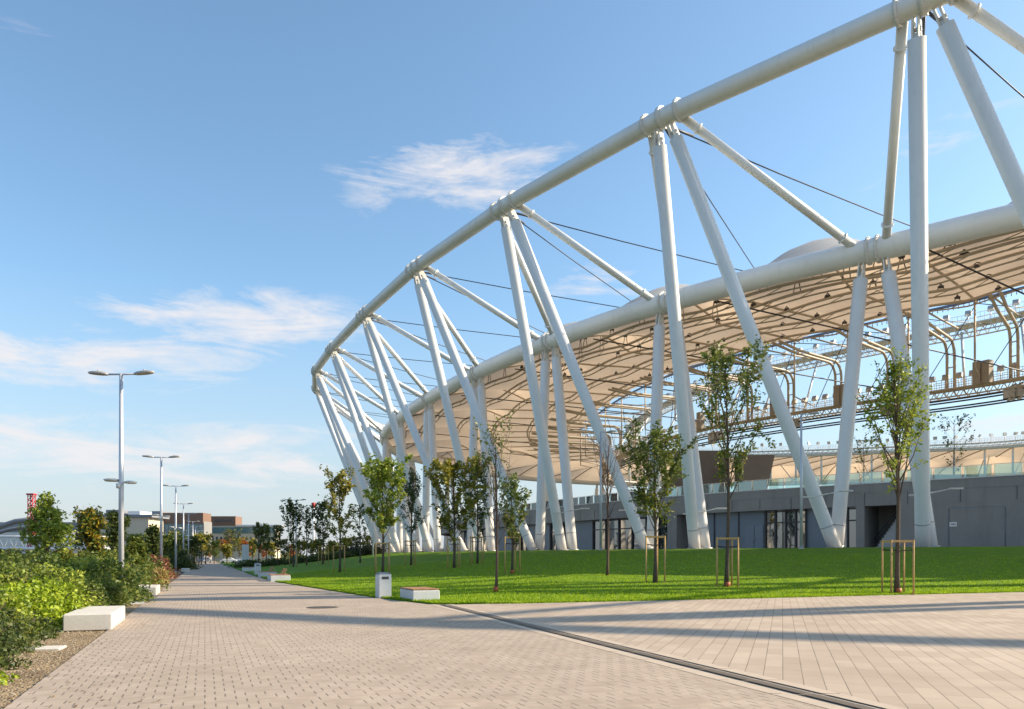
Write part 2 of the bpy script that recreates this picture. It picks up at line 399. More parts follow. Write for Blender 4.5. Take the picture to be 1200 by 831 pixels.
# ------------------------------------------------------------------ lawn shape
E=[(62,34),(50,38.5),(42,40.5),(32,38.2),(23,35.0),(15,32.0),(9.5,29.8),(4,27.8),(0,26.4),(-2.6,26.2),(-5.5,30.6),(-10.2,40),(-15.2,49.7),(-21.8,65.5),(-32,91),(-44,121),(-60,161),(-78,205)]
Cr=[L(-2.9)-inn(-2.9)*3.6]+[L(k)-inn(k)*3.6 for k in (-2.3,-1.6,-1,-.6,-.2,.2,.6,1,1.4,1.9,2.5,3.2,4,5,6,6.8,7.6)]
def resamp(P,n):
    P=np.array(P,float); s=np.r_[0,np.cumsum(np.linalg.norm(np.diff(P,axis=0),axis=1))]
    q=np.linspace(0,s[-1],n); return np.c_[np.interp(q,s,P[:,0]),np.interp(q,s,P[:,1])]
def pairsamp(P,m):
    P=np.array(P,float); q=np.linspace(0,len(P)-1,m); i=np.arange(len(P))
    return np.c_[np.interp(q,i,P[:,0]),np.interp(q,i,P[:,1])]
Er=pairsamp(E,400); Crr=pairsamp(Cr,400)
def dist_poly(x,y,P):
    d=np.sqrt((P[:,0]-x)**2+(P[:,1]-y)**2); return d.min()
def lawn_z(x,y):
    de=dist_poly(x,y,Er); dc=dist_poly(x,y,Crr); t=de/(de+dc+1e-6)
    s=t**1.35; s=s*(1+.35*t*(1-t))
    return .03+(ZP-.03)*min(1,s)
def inside_lawn(x,y):
    poly=np.vstack([Er[::4],Crr[::-4]]); c=False; j=len(poly)-1
    for i in range(len(poly)):
        if (poly[i,1]>y)!=(poly[j,1]>y) and x<(poly[j,0]-poly[i,0])*(y-poly[i,1])/(poly[j,1]-poly[i,1]+1e-12)+poly[i,0]: c=not c
        j=i
    return c
def gz(x,y): return lawn_z(x,y) if inside_lawn(x,y) else 0.0

# ------------------------------------------------------------------ the setting
def sheet(name,pts,z,m):
    mb=MB(); mb.add([(p[0],p[1],z) for p in pts],[tuple(range(len(pts)))]); o=mb.build(name,m); return tag(o,kind='structure')
sheet('ground',[(-2500,-300),(2500,-300),(2500,4000),(-2500,4000)],-.06,M['field'])
def PL(y): return -2.13-.4*y          # left edge of the walkway
def PD(y): return 6.52-.343*y         # drain line
# walkway with a kerb height of its own
mb=MB()
ys=[-30,-10,5,15,26,30.6,40,49.7,65.5,91,121,161,205,320]
def right(y):
    if y<=26: return PD(y)-.42
    pts=[(26,-2.7),(30.6,-5.6),(40,-10.4),(49.7,-15.4),(65.5,-22.0),(91,-32.2),(121,-44.2),(161,-60.2),(205,-78.2),(320,-124)]
    return float(np.interp(y,[p[0] for p in pts],[p[1] for p in pts]))
vs=[];fs=[]
for y in ys: vs+= [(PL(y),y,0),(right(y),y,0)]
for i in range(len(ys)-1): fs.append((2*i,2*i+1,2*i+3,2*i+2))
n0=len(vs)
mb.add(vs,fs)
mb.add([(PL(y),y,z) for y in ys for z in (0,-.12)],[(2*i,2*i+2,2*i+3,2*i+1) for i in range(len(ys)-1)])
tag(mb.build('walkway',M['path']),kind='structure')
# plaza of long slabs right of the drain
pl=[(PD(26.0)+.42,26.0)]
pts=[(PD(y)+.42,y) for y in (25.9,-30)]+[(120,-30),(120,33)]+[(62.5,33.8)]+[(e[0]+.05,e[1]+.25) for e in E[1:9]]
sheet('plaza',pts,0.0,M['slab'])
# kerb slabs along the drain
for off,nm in ((-.31,'kerb_left'),(.31,'kerb_right')):
    mb=MB()
    y=-20.0
    while y<25.9:
        y2=min(y+.98,26.0)
        a=np.array([PD(y)+off,y]); b=np.array([PD(y2)+off,y2])
        w=.10
        mb.add([(a[0]-w*1.05,a[1],.004),(a[0]+w*1.05,a[1],.004),(b[0]+w*1.05,b[1],.004),(b[0]-w*1.05,b[1],.004)],[(0,1,2,3)])
        y+=1.0
    tag(mb.build('kerb',M['kerb']),kind='structure')
mb=MB(); mb.add([(PD(-20)-.42,-20,-.01),(PD(-20)+.42,-20,-.01),(PD(26.1)+.42,26.1,-.01),(PD(26.1)-.42,26.1,-.01)],[(0,1,2,3)])
tag(mb.build('kerb_bed',M['kerb']),kind='structure')
mb=MB(); y=-20.
while y<25.9:
    y2=y+.985; w=.085
    mb.add([(PD(y)-w,y,.008),(PD(y)+w,y,.008),(PD(y2)+w,y2,.008),(PD(y2)-w,y2,.008)],[(0,1,2,3)]); y+=1.0
tag(mb.build('drain_grate',M['grate']),'dark slotted drainage channel running between the two kinds of paving','drain')
# lawn
nS,nT=400,46; V=[];Fq=[]
for i in range(nS):
    for j in range(nT):
        t=j/(nT-1); p=Er[i]*(1-t)+Crr[i]*t
        V.append((p[0],p[1],lawn_z(p[0],p[1]) if 0<j<nT-1 else (.03 if j==0 else ZP)))
for i in range(nS-1):
    for j in range(nT-1):
        a=i*nT+j; Fq.append((a,a+1,a+nT+1,a+nT))
# front lip
b0=len(V)
for i in range(nS): V.append((Er[i,0],Er[i,1],-.05))
for i in range(nS-1): Fq.append((i*nT,(i+1)*nT,b0+i+1,b0+i))
Vl=np.array(V)
o=rawmesh('lawn',V,Fq,M['lawn']); tag(o,kind='structure'); o.data.polygons.foreach_set('use_smooth',[True]*len(o.data.polygons))
# plateau under the stadium
mb=MB(); kk=np.arange(-3.4,18.01,.2)
A=[L(k)-inn(k)*3.6 for k in kk]; B=[L(k)+inn(k)*16 for k in kk]
vs=[(p[0],p[1],ZP-.004) for p in A]+[(p[0],p[1],ZP-.004) for p in B]; n=len(A)
mb.add(vs,[(i,i+1,n+i+1,n+i) for i in range(n-1)])
vs=[(p[0],p[1],ZP-.004) for p in A]+[(p[0],p[1],-.05) for p in A]
mb.add(vs,[(i,i+1,n+i+1,n+i) for i in range(n-1)])
tag(mb.build('plateau',M['terrace']),kind='structure')
# planting bed and gravel strip left of the walkway
sheet('bed_soil',[(PL(320)-.02,320),(PL(-20)-.02,-20),(-60,-20),(-190,320)],-.045,M['soil'])
gr=[(PL(-20)-.03,-20),(PL(16.6)-.03,16.6),(PL(30)-.03,30),(PL(60)-.03,60),(PL(60)-1.0,60),(PL(30)-1.3,30),(PL(20)-1.6,20.5),(PL(17)-2.6,17.2),(PL(12)-2.2,12.5),(PL(8)-2.6,8),(PL(-20)-3,-20)]
sheet('gravel_strip',gr,-.035,M['mulch'])
random.seed(5); np.random.seed(5)
def scatter_chips():
    V=[];Fq=[]
    n=0
    while n<9000:
        y=random.uniform(5,32); x=PL(y)-random.uniform(.03,2.4 if y<19 else 1.2); s=random.uniform(.008,.026)
        a=random.uniform(0,6.28); q=[(math.cos(a+i*2.094)*s*random.uniform(.7,1.3),math.sin(a+i*2.094)*s) for i in range(3)]
        b=len(V); z=-.036
        V+=[(x+q[0][0],y+q[0][1],z),(x+q[1][0],y+q[1][1],z),(x+q[2][0],y+q[2][1],z),(x,y,z+s*.9)]
        Fq+=[(b,b+1,b+3),(b+1,b+2,b+3),(b+2,b,b+3)]; n+=1
    o=rawmesh('gravel',V,Fq,M['chip']); tag(o,'brown gravel chips on the strip between walkway and shrubs','gravel',kind='stuff')
scatter_chips()
def litter():
    rg=np.random.default_rng(9); n=2600; y=6+60*rg.random(n)**1.6; e=np.where(rg.random(n)<.72, -2.13-.4*y-rg.random(n)*1.6, -2.13-.4*y+rg.random(n)**3*2.0)
    P=np.c_[e,y,np.where(e>-2.13-.4*y,.012,-.02)]
    o=leaves_mesh(P,.045,M['lf_litter'],'fallen_leaves',None,rg,.7,0,True); tag(o,'dry fallen leaves lying on the gravel strip and along the walkway edge','leaves',kind='stuff')
LITTER=litter
# grass blades on the lawn
def blades():
    n=230000
    Ea=Er[20:300]; Ca=Crr[20:300]
    i=np.random.randint(0,len(Ea)-1,n); f=np.random.rand(n)
    t=np.random.rand(n)**1.7*.85
    e=Ea[i]*(1-f)[:,None]+Ea[i+1]*f[:,None]; c=Ca[i]*(1-f)[:,None]+Ca[i+1]*f[:,None]
    p=e*(1-t)[:,None]+c*t[:,None]
    keep=(p[:,1]<75); p=p[keep]; t=t[keep]; i=i[keep]; f=f[keep]; n=len(p)
    # height from the lawn grid (bilinear)
    G=Vl[:nS*nT].reshape(nS,nT,3)[:,:,2]; ii=(i+20); tj=t*(nT-1); j=np.floor(tj).astype(int); g=tj-j
    z0=G[ii,j]*(1-g)+G[ii,np.minimum(j+1,nT-1)]*g; z1=G[ii+1,j]*(1-g)+G[ii+1,np.minimum(j+1,nT-1)]*g
    z=z0*(1-f)+z1*f
    a=np.random.rand(n)*6.283; h=.035+.05*np.random.rand(n)**2; h*=np.where(np.random.rand(n)<.03,1.7,1)
    w=.012+.012*np.random.rand(n); lean=np.random.randn(n,2)*.02
    V=np.zeros((n,3,3)); V[:,0,0]=p[:,0]-np.cos(a)*w; V[:,0,1]=p[:,1]-np.sin(a)*w; V[:,0,2]=z-.01
    V[:,1,0]=p[:,0]+np.cos(a)*w; V[:,1,1]=p[:,1]+np.sin(a)*w; V[:,1,2]=z-.01
    V[:,2,0]=p[:,0]+lean[:,0]; V[:,2,1]=p[:,1]+lean[:,1]; V[:,2,2]=z+h
    o=rawmesh('grass',V.reshape(-1,3),np.arange(3*n).reshape(-1,3),M['blade'])
    tag(o,'short green grass blades covering the lawn bank','grass',kind='stuff')
blades()

# ------------------------------------------------------------------ the stadium
ST=empty('stadium',(L(0)[0],L(0)[1],ZP)); 
tag(ST,'large white steel framed stadium with sand coloured membrane roof and grey podium','stadium')
OFF=np.array([L(0)[0],L(0)[1],ZP])
class SB(MB):
    def build(s,name,mat,parent=ST,**k):
        if parent is ST: s.v=[(v[0]-OFF[0],v[1]-OFF[1],v[2]-OFF[2]) for v in s.v]
        elif parent is not None:
            s.v=[(v[0]-OFF[0],v[1]-OFF[1],v[2]-OFF[2]) for v in s.v]
        return MB.build(s,name,mat,parent,**k)
def node_flange(mb,p,t,r,w=.09,bolts=True):
    t=t/np.linalg.norm(t)
    mb.tube([p-t*w,p+t*w],[r,r],20)
    if bolts:
        a=np.cross(t,[0,0,1]); a/=np.linalg.norm(a)+1e-9; b=np.cross(t,a)
        for k in range(20):
            q=k*math.pi/10; c=p+(a*math.cos(q)+b*math.sin(q))*(r-.06)
            mb.tube([c-t*(w+.07),c+t*(w+.07)],.045,5)
keysN=list(range(-4,12))
ring=SB(); 
ring.tube([Nn[i] for i in keysN],.70,24)
top=ring.build('top_ring',M['steel'])
for i in range(-2,10):
    t=Nn[i+1]-Nn[i-1]
    for b_ in (i+1,i-1):
        fl=SB(); d=Nn[b_]-Nn[i]; d/=np.linalg.norm(d); node_flange(fl,Nn[i]+d*1.5,d,.90,.08,False)
        fl.build('flange',M['steel_dirty'],top)
        if i<5:
            q_=np.cross(d,[0,0,1]); q_/=np.linalg.norm(q_); w_=np.cross(d,q_); bo=SB()
            for n_ in range(24):
                c=Nn[i]+d*1.5+(q_*math.cos(n_*math.pi/12)+w_*math.sin(n_*math.pi/12))*.84; bo.tube([c-d*.15,c+d*.15],.045,5)
            bo.build('flange_bolts',M['steel_dirty'],top)
    fl=SB(); t/=np.linalg.norm(t); node_flange(fl,Nn[i],t,.86,.16,False)
    fl.build('collar',M['steel_dirty'],top)
def fork(mb,p,d,t,r):
    """pinned fork at the head of a strut: two plates and a pin; p head point, d strut direction (downwards)"""
    d=d/np.linalg.norm(d); s=np.cross(d,t); s/=np.linalg.norm(s); t2=np.cross(s,d)
    for k in (-1,1):
        c=p+t2*k*.17
        vs=[]
        for th in (-.05,.05):
            for u,v in ((0,-.30),(.0,.30),(.9,.42),(1.5,.40),(1.5,-.40),(.9,-.42)):
                vs.append(c+d*u+s*v+t2*th)
        mb.add(vs,[(0,1,2,3,4,5),(11,10,9,8,7,6)]+[(i,(i+1)%6,6+(i+1)%6,6+i) for i in range(6)])
    q=p+d*.75; mb.tube([q-t2*.30,q+t2*.30],.13,10)
def column(top_pt,bot,r,ring_r,t):
    d=bot-top_pt; Ln=np.linalg.norm(d); d/=Ln
    mb=SB(); s=top_pt+d*(ring_r+1.15)
    mb.tube([s-d*.25,s,s+d*.05,bot-d*2.0,bot],[r*.55,r*.6,r,r,r],22)
    o=mb.build('column',M['steel'])
    fk=SB(); fork(fk,top_pt+d*(ring_r-.05),d,t,r); fk.build('fork',M['steel_dirty'],o)
    bd=SB(); 
    for zz in (2.0,): 
        q=bot-d*zz; bd.tube([q-d*.04,q+d*.04],r+.025,22)
    bd.build('collar',M['pin'],o)
    bd=SB(); bd.tube([bot-d*.12,bot+d*.0],r+.18,22); bd.build('foot_plate',M['pin'],o)
    return o
for i in range(-2,12):
    t=Nn[i+1]-Nn[i-1] if i<11 else Nn[i]-Nn[i-1]; t=t/np.linalg.norm(t)
    for bp,s in ((base(i,-1,True),-1),(base(i-1,1,True),1)):
        column(Nn[i]-t*s*-.42*(-1),bp,.55,.70,t) if False else column(Nn[i]+t*(.45 if s<0 else -.45)*(1 if True else 1),bp,.54,.70,t)
for k in range(-2,15):
    t=tang(k); t3=np.array([t[0],t[1],0])
    for s in (-1,1):
        column(Lp(k)+t3*s*.8,base(k,s,False),.56,.95,t3)
# braces between the rings
for k in range(-2,11):
    for i in (k,k+1):
        a=Nn[i]; b=Lp(k); t=tang(k); t3=np.array([t[0],t[1],0])
        tn=Nn[k+1]-Nn[k]; tn/=np.linalg.norm(tn); a=a+tn*(1.2 if i==k else -1.2)
        b2=b+t3*(.9 if i==k+1 else -.9); d=b2-a; d/=np.linalg.norm(d)
        mb=SB(); mb.tube([a+d*.6,b2-d*.6],.34,16)
        node_flange(mb,a+d*2.2,d,.46,.06,False); node_flange(mb,b2-d*2.0,d,.46,.06,False)
        mb.build('brace',M['steel'])
# cables from the outer nodes to the inner edge
for i in range(-1,10):
    for kk_ in (i-1.5,i+.5):
        a=Nn[i]-np.array([0,0,.5]); b=Ip(kk_,ZI+.8); mb=SB(); m_=(a+b)/2-np.array([0,0,.35]); d=(b-a)/np.linalg.norm(b-a)
        mb.tube([a,(a+m_)/2-np.array([0,0,.1]),m_,(m_+b)/2-np.array([0,0,.1]),b],.055,6)
        mb.tube([a,a+d*3.0],.11,8)
        mb.build('cable',M['cable'])
# lower ring
kk=np.arange(-4.5,18.51,.125)
lr=SB(); lr.tube([Lp(k) for k in kk],.95,24); lowr=lr.build('lower_ring',M['steel'])
for k in range(-2,7):
    fl=SB(); t=tang(k); t3=np.array([t[0],t[1],0])
    for s in (-.35,.35): node_flange(fl,Lp(k)+t3*s,t3,1.12,.07,True)
    fl.build('flange',M['steel_dirty'],lowr)
# membrane
def mz(k,u):
    """membrane height; u 0 outer .. 1 inner"""
    hump=math.cos(math.pi*(k-.38))**2
    z=ZL+.15+(ZI-ZL)*u**.9
    z+= 3.7*hump*(math.sin(math.pi*min(1,u/.55)) if u<.55 else 0)
    z+= 1.0*math.sin(math.pi*u)
    z-= .55*abs(math.sin(2*math.pi*k))**.7*math.sin(math.pi*u)
    return z
kk=np.arange(-4.5,18.51,.0833333); us=np.linspace(0,1,25)
V=[];Fq=[]
for k in kk:
    a=L(k);b=I(k)
    for u in us:
        # inner edge scallops between the ribs
        uu=u*(1-.035*abs(math.sin(2*math.pi*k)))
        p=a*(1-uu)+b*uu; V.append((p[0]-OFF[0],p[1]-OFF[1],mz(k,uu)-OFF[2]))
nU=len(us)
for i in range(len(kk)-1):
    for j in range(nU-1):
        q=i*nU+j; Fq.append((q,q+nU,q+nU+1,q+1))
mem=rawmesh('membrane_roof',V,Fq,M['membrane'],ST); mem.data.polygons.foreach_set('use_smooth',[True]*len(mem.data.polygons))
# edge band (blue grey) round the inner edge, toothed
eb=SB()
kq=np.arange(-3.5,9.01,.04)
P=[(lambda p:np.array([p[0],p[1],mz(k,1)-.05]))(I(k)) for k in kq]
eb.tube(P,.16,6)
for j in range(0,len(P)-1,1):
    if kq[j]>7: break
    eb.tube([P[j]+np.array([0,0,-.05]),P[j]+np.array([0,0,-.55])],.05,4)
eb.build('edge_trim',M['edge'])
# ribs: arched tubes under the membrane
def memp0(k,u,dz):
    p=L(k)*(1-u)+I(k)*u; return np.array([p[0],p[1],ZL+.15+(ZI-ZL)*u**.9+1.0*math.sin(math.pi*u)+dz])
def memp(k,u,dz): 
    p=L(k)*(1-u)+I(k)*u; return np.array([p[0],p[1],mz(k,u)+dz])
for k in np.arange(-3,18.01,.5):
    mb=SB(); mb.tube([memp(k,u,-.30) for u in np.linspace(.02,1,16)],.13 if k<9 else .16,6); mb.build('rib',M['sandsteel'])
# purlins: double chord trusses round the roof
for u in (.15,.33,.51,.69,.87):
    mb=SB(); kp=np.arange(-3.,9.01,.0625)
    pz=lambda k: -1.15+.5*abs(math.sin(math.pi*k))**1.2
    lo=[memp0(k,u,pz(k)) for k in kp]
    mb.tube(lo,.15,6)
    lo2=[memp0(k,u+.012,pz(k)-.5) for k in kp]; mb.tube(lo2,.09,5)
    for a,b in zip(lo[::4],lo2[2::4]): mb.tube([a,b],.05,4)
    pr=mb.build('purlin',M['sandsteel'])
    for k in np.linspace(-1.6,3.4,19):
        hg=SB(); m0=memp(k,u,-.1)
        for sft in (-.022,.022):
            hg.tube([m0,memp0(k+sft,u,pz(k+sft)+.1)],.05,4)
        hg.box(m0-np.array([0,0,.35]),(.45,.4,.2))
        hg.build('hanger',M['dark'])
# outer catenary line just inside ring
mb=SB(); kp=np.arange(-3,9,.05); mb.tube([memp(k,.05+.05*abs(math.sin(math.pi*k)),-.25) for k in kp],.08,5); mb.build('edge_cable',M['dark'])
# diagonal dark cables under the roof + vertical drop rods
def cwp(k,z,off):   # catwalk point, off metres inside the inner edge
    p=I(k); n=inn(k); q=p+n*off; return np.array([q[0],q[1],z])
ZC1=21.6; ZC2=30.6
for k in np.arange(-2.5,7,1.0):
    mb=SB(); mb.tube([memp(k+.35,.12,-.6),cwp(k-.9,ZC1+.3,4)],.075,6); mb.build('stay_cable',M['cable'])
for k in np.arange(-2.5,6.6,.5):
    mb=SB(); a=memp(k,.97,-.2); b=cwp(k,ZC1+.5,3.5)
    mb.tube([a,np.array([a[0],a[1],ZC1+1.2])],.11,6)
    mb.tube([np.array([a[0],a[1],ZC1+1.2]),b],.08,6)
    mb.build('drop_rod',M['sandsteel'])
# curved frames reaching from the purlins over to the catwalk
for k in np.arange(-2.25,7.6,.5):
    mb=SB()
    for dk in (-.03,.03):
        p0=memp(k+dk,.70,-2.2); e=cwp(k+dk,0,3.6); zt=p0[2]-.4
        d=e[:2]-p0[:2]; Ld=np.linalg.norm(d); d/=Ld
        pts=[p0]+[np.array([p0[0]+d[0]*s,p0[1]+d[1]*s,zt]) for s in (Ld*.3,Ld-1.8)]
        for a in np.linspace(0,math.pi/2,6)[1:]:
            s=Ld-1.8+1.8*math.sin(a); pts.append(np.array([p0[0]+d[0]*s,p0[1]+d[1]*s,zt-1.8+1.8*math.cos(a)]))
        pts.append(np.array([e[0],e[1],ZC1+.1])); mb.tube(pts,.17,8)
    a=cwp(k-.03,ZC1+2.6,3.6); b=cwp(k+.03,ZC1+2.6,3.6); mb.tube([a,b],.07,6)
    a=cwp(k-.03,ZC1+4.2,3.6); b=cwp(k+.03,ZC1+4.2,3.6); mb.tube([a,b],.07,6)
    mb.build('hook_frame',M['sandsteel'])
def floodlight(mb,p,d,s=1.0):
    mb.tube([p,p+np.array([0,0,1.35*s])],.045*s,5)
    c=p+np.array([0,0,1.55*s]); d=d/np.linalg.norm(d); sd=np.array([-d[1],d[0],0]); sd/=np.linalg.norm(sd); up=np.cross(sd,d)
    vs=[]
    for a,w,h in ((-.16,.30,.26),(.16,.38,.34)):
        for x,y in ((-w,-h),(w,-h),(w,h),(-w,h)): vs.append(c+(d*a+sd*x+up*y)*s)
    mb.add(vs,[(3,2,1,0),(4,5,6,7),(0,1,5,4),(1,2,6,5),(2,3,7,6),(3,0,4,7)])
def catwalk(name,k0,k1,z,off,m_deck,deep,rail_m,lights,step=.04,width=1.5):
    kq=np.arange(k0,k1,step); mb=SB()
    A=[cwp(k,z,off) for k in kq]; B=[cwp(k,z,off+width) for k in kq]
    for a,b,c,d in zip(A[:-1],A[1:],B[1:],B[:-1]):
        up=np.array([0,0,.10]); mb.add([a,b,c,d,a+up,b+up,c+up,d+up],[(0,1,2,3)[::-1],(4,5,6,7),(0,1,5,4),(3,2,6,7)])
    for Q in (A,B):
        mb.tube(Q,.11,5); mb.tube([q-np.array([0,0,deep]) for q in Q],.10,5)
        for j in range(0,len(Q)-1): mb.tube([Q[j],Q[j+1]-np.array([0,0,deep])] if j%2 else [Q[j]-np.array([0,0,deep]),Q[j+1]],.05,4)
    for a,b in zip(A[::2],B[::2]): mb.tube([a-np.array([0,0,deep]),b-np.array([0,0,deep])],.05,4)
    cw=mb.build(name,m_deck)
    rl=SB()
    for Q in (A,B):
        for h in (.6,1.15): rl.tube([q+np.array([0,0,h]) for q in Q],.03,4)
        for q in Q[::1]: rl.tube([q,q+np.array([0,0,1.15])],.028,4)
    rl.build('railing',rail_m,cw)
    for k in lights:
        fl=SB(); p=cwp(k,z,off+width/2); n=inn(k); dd=np.array([n[0],n[1],-.5]); floodlight(fl,p,dd,1.05); fl.build('floodlight',M['lamphead'],cw)
    return cw
cw1=catwalk('lower_catwalk',-2.2,8.0,ZC1,3.2,M['sandsteel'],.95,M['sandsteel'],np.arange(-1.9,6.5,.11))
# paired tension cables slung under the lower catwalk, with the clamps that hold them
kq=np.arange(-2.5,9,.1)
for z,o in ((-1.25,2.6),(-1.45,3.1),(-2.15,2.6),(-2.35,3.1)):
    mb=SB(); mb.tube([cwp(k,ZC1+z,o+1) for k in kq],.10,6); mb.build('tension_cable',M['cable'])
for k in np.arange(-2.25,7.5,1.0):
    mb=SB()
    for dk in (-.05,0,.06):
        p=cwp(k+dk,ZC1-1.5,3.8); mb.box(p,(1.0,.7,1.1),.4+dk*9); 
    for s in range(8):
        p=cwp(k+random.uniform(-.08,.08),ZC1-1.5+random.uniform(-.8,.7),3.8); mb.tube([p-np.array([.5,.3,.2]),p+np.array([.4,-.3,.3])],.15,7)
    mb.build('cable_clamp',M['lamphead'],cw1)
for k in (-.05,.02,1.15,1.22,1.9,2.9,3.6,-.9):
    mb=SB(); p=cwp(k,ZC1+1.2,2.8); mb.bbox(p,(.95,.85,2.6),.5); mb.build('loudspeaker',M['loudspk'],cw1)
cw2=catwalk('upper_catwalk',-2.2,7.5,ZC2,9.5,M['steel_dirty'],1.1,M['steel'],np.arange(-2,5.5,.2),width=2.2)
for k in np.arange(-2.25,7,.5):
    mb=SB(); a=cwp(k,ZC2-.8,10); b=cwp(k-.1,ZC1+.2,4.5); mb.tube([a,b],.15,8); mb.build('strut',M['steel'])
    mb=SB(); a=cwp(k,ZC2-.6,9.6); b=memp(k+.12,1,-.3); mb.tube([b,a],.12,8); mb.build('strut',M['sandsteel'])
for k in np.arange(-2,6.5,.5):
    mb=SB(); mb.tube([cwp(k,ZC2-.6,9.6),memp(k+.5,.95,-.8)],.05,5); mb.tube([cwp(k,ZC1+.4,4),memp(k-.5,.97,-1)],.05,5); mb.build('wire',M['cable'])
# far side: catwalk on the inner edge, white edge beam, struts
mb=SB(); kq=np.arange(9,18.5,.1); mb.tube([Ip(k,ZI-.1) for k in kq],.42,8); far_edge=mb.build('far_edge_beam',M['steel'])
cw3=catwalk('far_catwalk',9,18.4,ZI+1.2,-.5,M['steel_dirty'],.8,M['steel'],[],.05,2.0)
for k in np.arange(11.2,18,.19):
    k+=random.uniform(-.05,.05); fl=SB(); p=cwp(k,ZI+1.2,.5); floodlight(fl,p,np.array([random.uniform(-1,1),-.7,random.uniform(-.7,.2)]),1.25); fl.build('floodlight',M['lamphead'],cw3)
for k in np.arange(9.5,18.3,.5):
    mb=SB(); p=I(k)*.96+L(k)*.04; mb.tube([np.array([p[0],p[1],ZI]),np.array([p[0],p[1],ZI-8])],.28,8)
    q=I(k+.3)*.7+L(k+.3)*.3; mb.tube([np.array([p[0],p[1],ZI-8]),np.array([q[0],q[1],ZI-1])],.16,6)
    mb.build('strut',M['steel'])
mb=SB(); kq=np.arange(9,18.5,.1); mb.tube([(lambda p:np.array([p[0],p[1],ZI-8]))(I(k)*.96+L(k)*.04) for k in kq],.22,6); mb.build('tension_cable',M['steel_dirty'])

# ---- podium
kk=np.linspace(-2.6,13.5,480); WP=np.array([Wl(k) for k in kk]); WPX=CX+F*WP[:,0]/WP[:,1]
def k_at(px):
    j=np.where((WPX[:-1]-px)*(WPX[1:]-px)<=0)[0]
    if len(j)==0: return None
    j=j[0]; f=(px-WPX[j])/(WPX[j+1]-WPX[j]+1e-9); return kk[j]+f*(kk[j+1]-kk[j])
def seg(px0,px1,off=12,n=None):
    a,b=k_at(px0),k_at(px1); n=n or max(2,int(abs(a-b)*12)+2); return [Wl(k,off) for k in np.linspace(a,b,n)]
fas=SB()
fas.wall([Wl(k,12) for k in np.linspace(12.5,-2.6,200)],6.5,ZT,1.2)   # runs right: left of travel is... outward check below
# coping and groove line
cop=SB()
cop.wall([Wl(k,11.9) for k in np.linspace(-2.6,12.5,200)],ZT+.002,ZT+.09,-.6)
fas=SB(); fas.wall([Wl(k,12) for k in np.linspace(-2.6,12.5,200)],6.5,ZT,-1.0)
fas.wall([Wl(k,11.965) for k in np.linspace(-2.6,12.5,200)],7.75,ZT-.02,-.03)
pod=fas.build('podium_wall',M['podium']); cop.build('coping',M['stonegrey'],pod)
mb=SB(); kq=np.linspace(-2.6,12.5,150); A=[Wl(k,12.9) for k in kq]; B=[Wl(k,30) for k in kq]; n=len(A)
mb.add([(p[0],p[1],ZT-.05) for p in A]+[(p[0],p[1],ZT-.05) for p in B],[(i,i+1,n+i+1,n+i) for i in range(n-1)]); mb.build('terrace_floor',M['terrace'],pod)
jt=MB.build
for k in np.arange(-2.4,6,.2):
    mb=SB(); a=Wl(k,11.955); b=Wl(k+.0018,11.955); mb.wall([a,b],6.55,7.74,-.02); mb.build('fascia_joint',M['dark'],pod)
# lower storey: bays (px bounds seen from the plaza), type
bays=[(1260,1092,'wall'),(1092,1054,'wall'),(1054,1013,'stair'),(1013,1003,'wall'),(1003,978,'glass'),(978,941,'panel'),(941,917,'glass'),(917,893,'glass'),(893,862,'door'),
 (862,833,'panel'),(833,813,'panel'),(813,793,'stair'),(793,782,'wall'),(782,752,'glass'),(752,720,'glass'),(720,690,'glass'),(690,668,'panel'),(668,655,'stair'),(655,640,'glass'),
 (640,612,'panel'),(612,598,'glass'),(598,572,'panel'),(572,560,'glass'),(560,540,'panel'),(540,528,'glass'),(528,505,'panel')]
def solid(px0,px1,z0,z1,off,th,m,name,parent):
    a,b=k_at(px0),k_at(px1)
    if a is None: a=-2.6
    if b is None: return None
    mb=SB(); n=max(2,int(abs(a-b)*14)+2); mb.wall([Wl(k,off) for k in np.linspace(a,b,n)],z0,z1,-th); return mb.build(name,m,parent)
